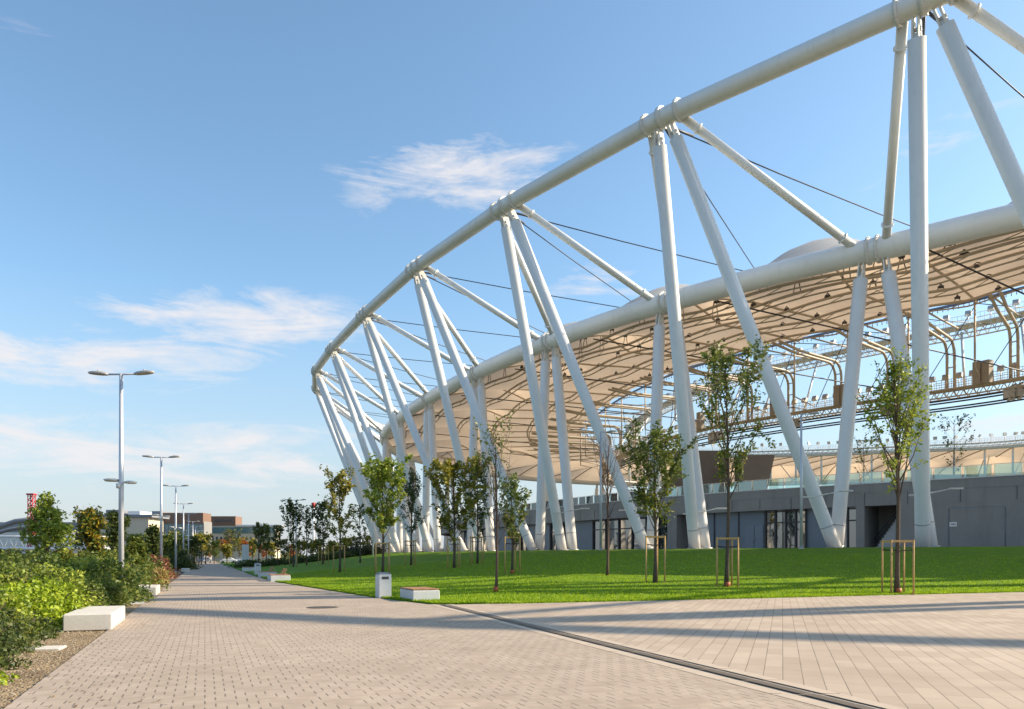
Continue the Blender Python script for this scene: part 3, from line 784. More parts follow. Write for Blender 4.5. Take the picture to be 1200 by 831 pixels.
for px0,px1,ty in bays:
    if ty=='wall':
        solid(px0,px1,ZP-.1,6.498,12.004,.9,M['podium'],'wall_panel',pod)
    elif ty=='panel':
        solid(px0,px1,ZP-.1,6.498,12.9,.3,M['panel'],'wall_panel',pod)
        solid(px0-.6,px0-1.8,ZP-.1,6.498,12.8,.1,M['dark'],'joint',pod)
    elif ty=='door':
        solid(px0,px1,ZP-.1,6.498,12.9,.3,M['panel'],'wall_panel',pod)
        a,b=px0-3,px1+7; m_=(a+b)/2
        for q0,q1 in ((a,m_+.3),(m_-.3,b)):
            d=solid(q0,q1,ZP,5.0,12.82,.07,M['doorp'],'door',pod)
            kq_=k_at(m_+(.9 if q0==a else -.9)); p=Wl(kq_,12.74); hb=SB(); hb.tube([(p[0],p[1],ZP+.95),(p[0],p[1],ZP+1.45)],.025,6); hb.build('handle',M['pin'],d)
    elif ty=='glass':
        fr=SB()
        ka,kb=k_at(px0),k_at(px1); pa,pb=Wl(ka,12.75),Wl(kb,12.75); ang=math.atan2(*(pb-pa)[::-1])
        wdt=np.linalg.norm(pb-pa)
        for f in (0,.5,1):
            p=pa*(1-f)+pb*f; fr.box((p[0],p[1],(ZP+6.5)/2),(.16,.2,6.5-ZP),ang)
        for z in (ZP+.15,6.35,5.2):
            p=(pa+pb)/2; fr.box((p[0],p[1],z),(wdt,.12,.13),ang)
        w=fr.build('window',M['dark'],pod)
        gl=SB(); gl.wall([Wl(ka,12.85),Wl(kb,12.85)],ZP,6.45,-.03); gl.build('pane',M['window'],w)
    elif ty=='stair':
        ka,kb=k_at(px0),k_at(px1); st=SB()
        # dark recess: side walls, back wall, steps climbing towards one side
        k0,k1=min(ka,kb),max(ka,kb)
        st.wall([Wl(k,17) for k in np.linspace(k0-.15,k1+.15,5)],ZP,8.4,-.3)
        for k in (k0,k1):
            a,b=Wl(k,12.95),Wl(k,17); st.wall([a,b],ZP,8.4,.12)
        s=st.build('stair_recess',M['podium'],pod)
        sp=SB(); nst=12
        for q in range(nst):
            f0=.15+.75*q/nst; ka_=k1+(k0-k1)*f0; 
            a=Wl(ka_,14.2); b=Wl(ka_+(k0-k1)*.75/nst,14.2); a2=Wl(ka_,16.8); b2=Wl(ka_+(k0-k1)*.75/nst,16.8); z=ZP+.18*(q+1)*1.6
            sp.add([(a[0],a[1],ZP),(b[0],b[1],ZP),(b2[0],b2[1],ZP),(a2[0],a2[1],ZP),(a[0],a[1],z),(b[0],b[1],z),(b2[0],b2[1],z),(a2[0],a2[1],z)],[(3,2,1,0),(4,5,6,7),(0,1,5,4),(1,2,6,5),(2,3,7,6),(3,0,4,7)])
        sp.build('stairs',M['stonegrey'],s)
        hr=SB(); a=Wl(k1-(k1-k0)*.12,13.9); b=Wl(k1-(k1-k0)*.92,13.9)
        for dz in (1.0,.55): hr.tube([(a[0],a[1],ZP+dz),(b[0],b[1],ZP+dz+3.2)],.05,6)
        hr.build('handrail',M['dark'],s)
# inner lining so that nothing is open behind the bays
mb=SB(); mb.wall([Wl(k,17.6) for k in np.linspace(-2.6,12.5,150)],ZP-.1,ZT-.1,-.3); mb.build('back_wall',M['podium'],pod)
# large flush service gate on the right wall with a small notice
def gate():
    z1=6.0; a,b=k_at(1178),k_at(1112); mb=SB()
    P=[Wl(k,11.99) for k in np.linspace(a,b,5)]
    mb.wall(P,ZP,z1,-.03); g=mb.build('service_gate',M['podium'],pod)
    fr=SB(); fr.wall([Wl(k,11.97) for k in np.linspace(a,b,5)],z1,z1+.05,-.05)
    for k in (a,b): 
        p=Wl(k,11.97); fr.tube([(p[0],p[1],ZP),(p[0],p[1],z1)],.03,4)
    fr.build('gate_frame',M['panel'],g)
    a,b=k_at(1121.5),k_at(1112.8); mb=SB(); mb.wall([Wl(a,11.93),Wl(b,11.93)],4.35,4.75,-.03); n=mb.build('notice',M['white'],pod)
    a,b=k_at(1120),k_at(1114.5); mb=SB(); mb.wall([Wl(a,11.92),Wl(b,11.92)],4.50,4.60,-.005); mb.build('notice_text',M['greyroof'],n)
gate()
# glass balustrade along the terrace (one long thing of panels)
BL=SB(); rail=SB()
kq=np.arange(-2.5,12,.11)
for k in kq:
    px=CX+F*Wl(k)[0]/Wl(k)[1]
    a,b=Wl(k,13.6),Wl(k+.10,13.6); BL.wall([a,b],ZT+.05,ZT+1.25,-.02)
    rail.tube([(a[0],a[1],ZT),(a[0],a[1],ZT+1.3)],.03,4)
rail.tube([(Wl(k,13.6)[0],Wl(k,13.6)[1],ZT+1.3) for k in kq],.03,5)
bl=rail.build('balustrade',M['steel_dirty'],pod); BL.build('glass_panels',M['glass'],bl)
# far parts of the bowl behind the podium: white rails and upper deck edge under the far roof
mb=SB(); mb.wall([(lambda p:p)(L(k)*.9+I(k)*.1) for k in np.arange(8.5,18.4,.25)],8.0,11.0,-.5); dk=mb.build('upper_deck',M['stonegrey'],pod)
# light brackets on some columns
for px,d,z in ((668,84,6.6),(745,84,6.9),(822,73,5.9),(962,62,6.6),(1087,60,6.6)):
    mb=SB(); c=np.array([X(px,d),d-1.2,z])
    for s in (-1,1):
        e=c+np.array([s*1.2,0,.25*s]); mb.tube([c,e],.05,6); mb.bbox(e+np.array([s*.35,0,0]),(.95,.34,.12),.0)
    mb.tube([c,c+np.array([0,1.2,0])],.06,6)
    mb.build('light_bracket',M['steel_dirty'])
# brown wedge shaped blocks on the terrace
def wedge(px0b,px0t,px1t,px1b,ytop,d,depth):
    zt=EYE+(HY-ytop)/F*d; mb=SB(); a=[(X(px0b,d),ZT-.05),(X(px0t,d),zt),(X(px1t,d),zt),(X(px1b,d),ZT-.05)]
    vs=[(p[0],d,p[1]) for p in a]+[(p[0]+depth*.2,d+depth,p[1]) for p in a]
    mb.add(vs,[(0,1,2,3)[::-1],(4,5,6,7),(0,1,5,4),(1,2,6,5),(2,3,7,6),(3,0,4,7)]); return mb.build('stair_tower',M['wedge'],pod)
wedge(770,792,853,853,528,101,9); wedge(866,868,908,896,533,97,8)

# ------------------------------------------------------------------ street furniture
def lamp_post(h=9.45,two=True,mid=True):
    r=empty('street_lamp')
    mb=MB(); mb.tube([(0,0,0),(0,0,h*.5),(0,0,h)],[.115,.10,.075],14); mb.build('pole',M['lamp'],r)
    mb=MB(); mb.tube([(0,0,0),(0,0,.04)],.2,14); mb.box((0,0,.05),(.36,.36,.03)); mb.build('base_plate',M['lamp'],r)
    mb=MB(); mb.tube([(-.75 if two else 0,0,h-.02),(.75,0,h-.02)],.04,8); mb.build('arm',M['lamp'],r)
    for s in ((-1,1) if two else (1,)):
        hd=MB(); n=16; prof=[(0,-.03),(.5,-.05),(.85,-.045),(1,0),(.85,.06),(.4,.10),(0,.11)]
        vs=[]; 
        for rr,z in prof:
            for k in range(n):
                a=2*math.pi*k/n; vs.append((s*1.0+math.cos(a)*.47*max(rr,.01),math.sin(a)*.19*max(rr,.01),h+.02+z+s*0.0+ .04*math.cos(a)*rr*s))
        fs=[(i*n+k,i*n+(k+1)%n,(i+1)*n+(k+1)%n,(i+1)*n+k) for i in range(len(prof)-1) for k in range(n)]
        hd.add(vs,fs,True); hd.tube([(s*1.0,0,h+.12),(s*1.0,0,h+.17)],.04,6)
        o=hd.build('lamp_head',M['lamphead'],r)
    if mid:
        zm=4.87; 
        for s,sz in ((-1,.33),(1,.26)):
            hd=MB(); hd.tube([(s*.42,.0,zm-.05+s*-.05),(s*.42,0,zm+.03+s*-.05),(s*.42,0,zm+.07-s*.05)],[sz*.8,sz,sz*.5],14); hd.tube([(0,0,zm-.05),(s*.3,0,zm-s*.05)],.04,6); hd.build('side_lamp',M['steel_dirty'],r)
        cam=MB(); cam.tube([(-.05,-.12,zm-.12),(-.05,-.16,zm-.3)],[.1,.07],8); cam.build('camera_dome',M['steel_dirty'],r)
    return r
lp=lamp_post(); first=True
labels=['tall double headed grey lamp post nearest the camera, rising from the green shrubs',
 'second double headed lamp post along the walkway, beside the straw coloured grass tuft',
 'third double headed lamp post along the walkway, behind the rust coloured shrub',
 'fourth double headed lamp post along the walkway, by the dark round bush',
 'fifth lamp post along the walkway, just past the small white block at the dark bush',
 'sixth lamp post along the walkway, before the glass office building',
 'seventh lamp post along the walkway, among the far row before the yellowing trees',
 'farthest lamp post of the row on the left of the walkway']
for i,(px,y) in enumerate([(142,437),(189,535),(206,569),(215,590),(221,602),(226,611),(229,617),(232,622)]):
    d=7.85*F/(HY-y); o=lp if i==0 else copy_tree(lp); o.location=(X(px,d),d,-.04); o.rotation_euler=(0,0,0.08 if i else -.05)
    tag(o,labels[i],'street lamp','lamp posts along the left of the walkway')
for px,y,d,two,lab in ((347,586,110,True,'double headed lamp post standing among the young trees left of the lawn'),(437,592,118,False,'short armed lamp post behind the green maple on the lawn')):
    o=lamp_post(1.6+(HY-y)/F*d,two,False); o.location=(X(px,d),d,0.0); tag(o,lab,'street lamp')
for px,y,d,lab in ((939,485,60,'single armed lamp post in front of the podium, beside a slanting white column'),(704,506,72,'slim lamp post before the podium glazing, behind the bare red twigged tree')):
    z0=ZP-.1; o=lamp_post(1.6+(HY-y)/F*d-z0,False,False); o.location=(X(px,d),d,z0); tag(o,lab,'street lamp')

def block(name,c,size,rz,lab,cat='bench',group=None,m='stone'):
    mb=MB(); mb.bbox((0,0,size[2]/2),size,0,.018); o=mb.build(name,M[m]); o.location=c; o.rotation_euler=(0,0,rz); tag(o,lab,cat,group); return o
RZ=math.atan(.4)
g_='white concrete seat blocks along the left edge'
# nearest block: corner (-8.93,17.1), runs back 3.1 m
def blk(px,y,lab,w=.85,l=3.1,h=.345):
    d=EYE*F/(y-HY); x=X(px,d); ax=np.array([-math.sin(RZ),math.cos(RZ)]); bx=np.array([-math.cos(RZ),-math.sin(RZ)])
    c=np.array([x,d])+ax*l/2+bx*w/2; return block('seat_block',(c[0],c[1],-.02),(w,l,h+.02),RZ,lab,'bench',g_)
blk(131,737.3,'white concrete seat block nearest the camera, at the edge of the gravel strip',w=.95)
blk(183,697.5,'second white concrete seat block, beside the second lamp post')
blk(222,670,'small far white seat block under the dark round bush')
# bench with timber top and litter bin
def bench(c,rz,l,w,h,lab,backs=False,group=None):
    r=empty('bench',(c[0],c[1],c[2]),rz)
    mb=MB(); mb.bbox((0,0,h/2-.05),(w,l,h+.1-.02),0,.02); mb.build('concrete_base',M['stonegrey'],r)
    n=int(w/.115)
    mb=MB()
    for i in range(n):
        x=-w/2+(i+.5)*w/n; mb.bbox((x,0,h+.03),(w/n-.014,l*.96,.04),0,.004)
    mb.build('seat',M['wood'],r)
    if backs:
        for y in (-l*.24,l*.24):
            bk=MB()
            for i in range(3):
                zz=.06+i*.15; bk.bbox((w*.18+zz*.5,y,h+.06+zz*.87),(.05,.75,.13),0,.004)
            bk.build('backrest',M['wood'],r)
    tag(r,lab,'bench',group); return r
ax=np.array([-.5*1,.866]); 
A=np.array([X(484,27.7),27.7]); dl=np.array([-math.sin(RZ),math.cos(RZ)]); dw=np.array([math.cos(RZ),math.sin(RZ)])
c=A+dl*1.0+dw*.5
bench((c[0],c[1],0),RZ,2.0,1.0,.40,'concrete bench with brown timber top at the lawn corner, beside the litter bin')
def bin_(c,rz,h,w,lab):
    r=empty('litter_bin',c,rz)
    mb=MB(); mb.bbox((0,0,h/2),(w,w,h),0,.015); mb.build('body',M['stonegrey'],r)
    mb=MB(); z=h
    mb.add([(-w/2,-w/2,z),(w/2,-w/2,z),(w/2,w/2,z),(-w/2,w/2,z),(-w*.32,-w*.3,z+.09),(w*.32,-w*.3,z+.07),(w*.32,w*.3,z+.05),(-w*.32,w*.3,z+.08)],[(4,5,6,7),(0,1,5,4),(1,2,6,5),(2,3,7,6),(3,0,4,7)])
    mb.build('lid',M['greyroof'],r)
    mb=MB(); mb.box((0,-w/2-.006,h-.14),(w*.55,.012,.10)); mb.build('opening',M['dark'],r)
    tag(r,lab,'litter bin','pale litter bins'); return r
d=30.0; bin_((X(448,d),d+.25,0),RZ+.1,.93,.50,'pale square litter bin with dark lid at the lawn edge, beside the timber topped bench')
bin_((X(302,70.5),70.5,0),RZ,1.0,.55,'second pale litter bin further down the lawn edge, beside the far reclining bench')
bin_((X(279.5,121),121,0),RZ,1.0,.6,'farthest small litter bin, left of the tall white slab')
for px,d,lab in ((322,50.5,'low concrete bench with two leaning timber backs, nearer of two along the lawn edge'),(309,61,'low concrete bench with reclining timber backs, farther of the pair next to the bin')):
    bench((X(px,d)-.2,d+1.5,0),RZ,3.0,1.25,.40,lab,True,'reclining benches by the lawn')
bench((X(292,88),88,0),RZ,2.4,1.4,.42,'small far bench block standing in front of the tall white slab')
mb=MB(); mb.bbox((0,0,1.9),(1.15,.35,3.8),0,.02); o=mb.build('info_stele',M['stonegrey']); d=135; o.location=(X(287.5,d),d,0.0); o.rotation_euler=(0,0,.25); tag(o,'tall blank white upright slab at the far end of the lawn edge','information slab')
# manhole cover
mb=MB(); vs=[(math.cos(a)*.5,math.sin(a)*.5,.012) for a in np.linspace(0,2*math.pi,25)[:-1]]; mb.add(vs,[tuple(range(24))]); mb.tube([(0,0,-.02),(0,0,.016)],.42,20)
o=mb.build('manhole_cover',M['iron']); d=EYE*F/(712-HY); o.location=(X(378,d),d,0); tag(o,'round rusty manhole cover set in the walkway paving','manhole cover')
mb=MB(); mb.bbox((0,0,.0),(.75,.5,.05),0,.01); o=mb.build('stone_slab',M['stone']); d=EYE*F/(759-HY); o.location=(X(46,d),d,-.02); o.rotation_euler=(0,0,.3); tag(o,'small flat pale slab lying in the gravel by the shrubs','slab')
mb=MB(); mb.bbox((0,0,0),(2.2,1.6,.04),0,.01); o=mb.build('stone_slab',M['stonegrey']); o.location=(-14.15,27.2,-.02); o.rotation_euler=(0,0,RZ); tag(o,'flat paved patch behind the nearest white seat block','slab')

# ------------------------------------------------------------------ plants
def leaves_mesh(P,size,mat_,name,parent,rng,aspect=.6,updir=.25,flat=False):
    n=len(P); P=np.asarray(P)
    d=rng.normal(size=(n,3)); d[:,2]=d[:,2]*.6+updir; d/=np.linalg.norm(d,axis=1)[:,None]
    q=rng.normal(size=(n,3)); s=np.cross(d,q); s/=np.linalg.norm(s,axis=1)[:,None]+1e-9
    sz=size*(.6+.8*rng.random(n))[:,None]
    if flat: d[:,2]*=.15; d/=np.linalg.norm(d,axis=1)[:,None]; s=np.cross(d,np.array([0,0,1.0])); s/=np.linalg.norm(s,axis=1)[:,None]
    nrm=np.cross(d,s)
    V=np.stack([P-d*sz*.5, P+s*sz*aspect*.5+nrm*sz*.08, P+d*sz*.5, P-s*sz*aspect*.5+nrm*sz*.08],axis=1).reshape(-1,3)
    return rawmesh(name,V,np.arange(4*n).reshape(-1,4),mat_,parent)
def branchy(rng,h,cb,cr,prof,nb,asc,twigs,trunk_r,lean=.02,multi=1,wob=.02):
    """skeleton -> tubes + leaf anchor points"""
    mb=MB(); anchors=[]
    nseg=10; lx,ly=rng.normal(0,lean,2)
    path=[np.array([lx*t*h+math.sin(t*5+lx*50)*wob*h*.3,ly*t*h+math.cos(t*4)*wob*h*.3-wob*h*.3,t*h*.97]) for t in np.linspace(0,1,nseg+1)]
    rad=[trunk_r*(1-.85*t)+.006 for t in np.linspace(0,1,nseg+1)]; rad[0]*=1.25
    mb.tube(path,rad,8)
    def at(z):
        t=min(.999,z/(h*.97))*nseg; i=int(t); return path[i]*(1-(t-i))+path[i+1]*(t-i)
    for b in range(nb):
        t=(b+rng.random())/nb; z=cb+(h-cb)*t*.97; o=at(z); a=b*2.4+rng.normal(0,.4)
        ln=cr*prof(t)*(0.75+.5*rng.random()); e=asc+rng.normal(0,.12)
        # branch length so the horizontal reach matches the crown radius
        d=np.array([math.cos(a)*math.cos(e),math.sin(a)*math.cos(e),math.sin(e)]); ll=ln/max(.25,math.cos(e))
        ll=min(ll,(h*1.02-z)/max(.2,math.sin(e)))
        if ll<=0.05: continue
        p1=o+d*ll*.5+rng.normal(0,.04*ll,3); p2=o+d*ll+np.array([0,0,.12*ll])
        br=max(.010,trunk_r*.34*(1-t*.6)); mb.tube([o,p1,p2],[br,br*.7,br*.25],5)
        for q in range(twigs):
            f=.25+.75*rng.random(); s=(o*(1-2*f)+p1*2*f) if f<.5 else (p1*(2-2*f)+p2*(2*f-1))
            td=d*.5+rng.normal(0,.5,3)+np.array([0,0,.25]); td/=np.linalg.norm(td); tl=ll*.28*(.5+rng.random()); te=s+td*tl
            mb.tube([s,te],[br*.35,br*.12],3,caps=False)
            anchors.append((s,te))
        anchors.append((p1,p2))
    anchors.append((at(h*.75),path[-1]+np.array([0,0,.02*h])))
    return mb,anchors
profs={'oval':lambda t: max(.12,math.sin(math.pi*min(1,.12+t*.86))**.8),'column':lambda t: max(.15,(1-t)**.45*min(1,t*5+.5)),'cone':lambda t: max(.08,(1-t)**.8),
 'vase':lambda t:.45+.5*math.sin(math.pi*t*.9)}
def tree(name,x,y,z,h,cb,cr,prof,lab,cat_,lm,n,ls,seed,asc=.95,nb=34,twigs=4,tr=.08,group=None,bark='bark',lean=.012,spread=.10,extra=None):
    rng=np.random.default_rng(seed); r=empty(name,(x,y,z)); mb,an=branchy(rng,h,cb,cr,profs[prof],nb,asc,twigs,tr,lean)
    mb.build('trunk',M[bark],r)
    if n:
        S=np.array([a[0] for a in an]); T=np.array([a[1] for a in an]); w=np.linalg.norm(T-S,axis=1); w/=w.sum()
        # clumpy leaf distribution
        w=w*(.35+rng.random(len(w))*1.3); w/=w.sum()
        i=rng.choice(len(an),n,p=w); f=rng.random(n)[:,None]**.7; P=S[i]*(1-f)+T[i]*f+rng.normal(0,spread,(n,3))*np.array([1,1,.8])
        leaves_mesh(P,ls,M[lm],'crown',r,rng)
        if extra:
            lm2,frac,sel=extra; m=int(n*frac); i=rng.choice(len(an),m,p=w); f=rng.random(m)[:,None]**.5; P=S[i]*(1-f)+T[i]*f+rng.normal(0,spread*1.1,(m,3))
            P=P[sel(P,h)]
            if len(P): leaves_mesh(P,ls,M[lm2],'turned_leaves',r,rng)
    tag(r,lab,cat_,group); return r
def stakes(x,y,z,lab,h=2.3,w=.95,rz=0,n=3):
    r=empty('tree_stake_frame',(x,y,z),rz); P=[(-w/2,-.15),(w/2,-.15),(w/2*.6,.45)][:n] if n<4 else [(-w/2,-.4),(w/2,-.4),(w/2,.4),(-w/2,.4)]
    for p in P:
        mb=MB(); mb.tube([(p[0],p[1],-.1),(p[0],p[1],h)],.042,8); mb.build('post',M['stake'],r)
    mb=MB()
    for a,b in zip(P,P[1:]+P[:1]):
        mb.bbox(((a[0]+b[0])/2,(a[1]+b[1])/2,h-.06),(math.hypot(b[0]-a[0],b[1]-a[1])+.09,.03,.09),math.atan2(b[1]-a[1],b[0]-a[0]),.004)
    mb.build('crossbar',M['stake'],r)
    mb=MB(); mb.tube([(P[0][0],P[0][1],h-.42),(0,0,h-.47),(P[1][0],P[1][1],h-.42)],.028,6); mb.tube([(P[-1][0],P[-1][1],h-.42),(0,0,h-.45)],.028,6); mb.build('strap',M['strap'],r)
    tag(r,lab,'tree stakes','timber frames staking the young trees'); return r
G='young trees planted on the lawn'
# px, depth, top y, crown base y, crown half width px, prof, leaf, n, size, label
LT=[
 (1052,33.2,418,590,33,'column','lf_bright',3300,.15,'young tree with fresh yellow green leaves, rightmost on the lawn before the grey podium',1.22,'stk','stakes around the rightmost young tree before the grey wall',34,(0.11,'bark')),
 (852,35.7,408,592,46,'vase','lf_mid',3700,.155,'tallest leafy young tree with open vase crown in front of the podium doors',1.12,'stk','stakes around the tall vase shaped tree in the middle of the lawn',26,(.10,'bark')),
 (767,37.8,497,628,30,'oval','lf_mid',4600,.155,'dense dark green young tree left of the tall vase shaped one',1.0,'stk','stakes around the dense tree left of the vase shaped one',34,(.09,'bark')),
 (711,42.5,515,608,20,'vase',None,0,.1,'bare tree with thin upright red twigs standing alone on the lawn',1.28,None,None,22,(.075,'barkred')),
 (581,32.0,500,640,26,'vase','lf_mid',450,.13,'nearly bare tree with long reddish whips, nearest the lawn edge',1.25,None,None,26,(.055,'barkred')),
 (600,48,556,640,17,'oval','lf_mid',1900,.17,'small staked tree with orange trunk guard, right of the bare whippy tree',.9,'stk','stakes around the small tree with the orange trunk guard',26,(.075,'bark')),
 (559,65,535,632,14,'column','lf_dark',2000,.2,'narrow dark tree behind the yellow green round crowned one',1.1,'stk','stakes around the narrow dark tree behind the yellow green tree',34,(.09,'bark')),
 (532,60,545,636,36,'oval','lf_yel',4400,.25,'round crowned tree with yellowing leaves in the middle of the lawn group',.8,'stk','stakes around the round crowned yellowing tree',34,(.10,'bark')),
 (481,71,553,632,14,'column','lf_dark',1900,.2,'narrow dark columnar tree between the green maple and the yellowing tree',1.1,'stk','stakes around the dark columnar tree right of the maple',34,(.09,'bark')),
 (448,56,540,634,28,'oval','lf_bright',4600,.23,'bushy green maple directly behind the litter bin',.9,'stk','stakes around the maple behind the litter bin',34,(.10,'bark')),
 (398,65,553,645,19,'oval','lf_yel',2800,.22,'slender tree with pale yellow green crown left of the maple',.95,'stk','stakes around the slender pale tree left of the maple',30,(.09,'bark')),
 (422,90,590,640,12,'oval','lf_far',600,.25,'sparse small tree between the maple and the slender pale tree',.8,None,None,18,(.09,'bark')),
 (379,96,588,645,11,'oval','lf_dark',1500,.28,'dark small tree left of the slender pale one',1.0,'stk','stakes around the dark small tree at the far lawn',26,(.09,'bark')),
 (359,100,594,640,8,'column','lf_dark',700,.25,'thin sparse dark tree beside the far lawn lamp post',1.1,None,None,18,(.09,'bark')),
 (344,96,588,646,11,'oval','lf_dark',1500,.28,'dark tree wrapped round the lamp post at the far lawn',1.0,'stk','stakes around the dark tree at the far lamp post',26,(.1,'bark')),
 (325,112,616,647,7,'oval','lf_far',700,.32,'small far tree right of three at the end of the lawn',.9,None,None,18,(.1,'bark')),
 (312,116,613,648,6,'oval','lf_mid',700,.32,'small far tree in the middle of three at the end of the lawn',.9,None,None,18,(.1,'bark')),
 (303,110,611,648,7,'oval','lf_far',700,.32,'small far tree left of three at the end of the lawn',.9,None,None,18,(.1,'bark')),
]
for i,(px,d,yt,yc,hw,pr,lm,n,ls,lab,asc,stk,slab_,nb,(tr,bk)) in enumerate(LT):
    x=X(px,d); z=gz(x,d); h=(EYE+(HY-yt)/F*d-z)*(.94 if i<3 else .98); cb=EYE+(HY-yc)/F*d-z; cr=hw/F*d
    tree('lawn_tree',x,d,z-.03,h,cb,cr,pr,lab,'tree',lm,n,ls,100+i,asc,nb,4 if n else 5,tr,G,bk,spread=.09+.02*(d>55),
         extra=('lf_yel',.25,lambda P,h:P[:,2]<h*.62) if lm in('lf_mid','lf_bright') and n>1000 else None)
    if stk: stakes(x,d,z,slab_,rz=random.uniform(-.25,.25),n=3 if i%3 else 4)
    if i in (0,1,4,5):
        mb=MB(); mb.tube([(x,d,z-.02),(x,d,z+.22)],tr+.05,10); o=mb.build('trunk_guard',M['guard']); 
        tag(o,['orange guard at the foot of the rightmost lawn tree','orange guard at the foot of the tall vase shaped tree','','','orange guard at the foot of the whippy bare tree','orange guard at the foot of the small staked tree'][i],'trunk guard','orange trunk guards')
# low hedge and heather mass left of the columns
def hedge(name,pts,w,h,lm,lab,seed,n,ls):
    rng=np.random.default_rng(seed); P=resamp(pts,60); Q=[]
    i=rng.integers(0,59,n); f=rng.random(n); c=P[i]*(1-f)[:,None]+P[i+1]*f[:,None]
    zz=rng.random(n)**.6*h*(.75+.35*np.sin(f*3+i*.7)); wv=rng.normal(0,w*.35,(n,2)); xy=c+wv
    gzv=np.array([gz(a,b) for a,b in c]); r=empty(name,(P[0][0],P[0][1],0)); loc=np.array([P[0][0],P[0][1],0])
    leaves_mesh(np.c_[xy,gzv+zz]-loc,ls,M[lm],'foliage',r,rng)
    mb=MB(); 
    for j in range(0,60,3):
        p=P[j]; z=gz(*p); mb.tube([(p[0]-loc[0],p[1]-loc[1],z-.05),(p[0]-loc[0],p[1]-loc[1],z+h*.6)],.03,5)
    mb.build('stem',M['bark'],r); tag(r,lab,'hedge'); return r
hedge('low_hedge',[(X(440,128),128),(X(400,122),122),(X(350,116),116),(X(300,112),112),(X(278,112),112)],2.0,1.0,'lf_dark','long low dark hedge at the top of the lawn on the left',7,9000,.28)
hedge('low_hedge',[(X(448,125),125),(X(425,125),125),(X(405,126),126)],2.2,1.5,'lf_heath','dull purplish brown clipped shrubs at the foot of the farthest white columns',8,4000,.25)
# terrace planters with trees
for px,d,yt,lab,w in ((1012,84,515,'small bare looking tree growing from the terrace planter right of the slanting columns',2.8),(1117,76,490,'dark leaved small tree growing from the terrace planter above the grey wall',3.6)):
    x=X(px,d); r=tree('terrace_tree',x,d,ZT+.6,EYE+(HY-yt)/F*d-ZT-.6,.6,1.9,'vase',lab,'tree','lf_dark',420,.22,int(px),.8,16,3,.06,'small trees on the terrace')
    mb=MB(); mb.bbox((0,0,.5),(w*1.6,1.6,1.3),0,.03); o=mb.build('planter',M['planter']); o.location=(x,d,ZT-.05); tag(o,'pale blue green steel planter under the '+('left' if px<1050 else 'right')+' terrace tree','planter','terrace planters')
for px,d,yt in ((703,96,520),(690,98,535)): pass
tree('terrace_tree',X(785,92),92,ZT-.05,4.6,.5,1.6,'oval','small green tree on the terrace in front of the brown stair tower','tree','lf_mid',900,.25,55,.9,20,3,.07,'small trees on the terrace')
LITTER()
# ---- shrubs
def shrub(x,y,rx,ry,h,lm,n,ls,lab,seed,name='shrub',cat_='shrub',group=None,spiky=False,flat=.0):
    rng=np.random.default_rng(seed); r=empty(name,(x,y,-.05))
    d=rng.normal(size=(n,3)); d[:,2]=np.abs(d[:,2]); d/=np.linalg.norm(d,axis=1)[:,None]
    lump=1+.20*np.sin(d[:,0]*5+seed)*np.cos(d[:,1]*6+seed*2)+.12*np.sin(d[:,2]*9+d[:,0]*7)+.08*rng.normal(size=n)
    rad=(rng.random(n)**.30)*lump; P=d*rad[:,None]*np.array([rx,ry,h]); P[:,2]=np.maximum(P[:,2],.03)
    # shoots sticking out of the top
    m=n//8; a=rng.random(m)*6.28; rr=np.sqrt(rng.random(m)); k=rng.integers(0,max(6,n//150),m); pa=rng.random(max(6,n//150))*6.28; pr_=np.sqrt(rng.random(max(6,n//150)))
    Sx=np.cos(pa[k])*pr_[k]*rx*.9; Sy=np.sin(pa[k])*pr_[k]*ry*.9; Sz=h*np.sqrt(np.maximum(.05,1-pr_[k]**2*.8))+rng.random(m)*h*.28
    P=np.vstack([P,np.c_[Sx+rng.normal(0,.05,m),Sy+rng.normal(0,.05,m),Sz]])
    leaves_mesh(P,ls,M[lm],'foliage',r,rng,.28 if spiky else .62,.9 if spiky else .35)
    mb=MB()
    for j in range(7):
        a=j*.9; mb.tube([(0,0,0),(math.cos(a)*rx*.3,math.sin(a)*ry*.3,h*.45),(math.cos(a)*rx*.6,math.sin(a)*ry*.6,h*.8)],[.03,.02,.008],5)
    mb.build('stem',M['bark'],r); tag(r,lab,cat_,group); return r
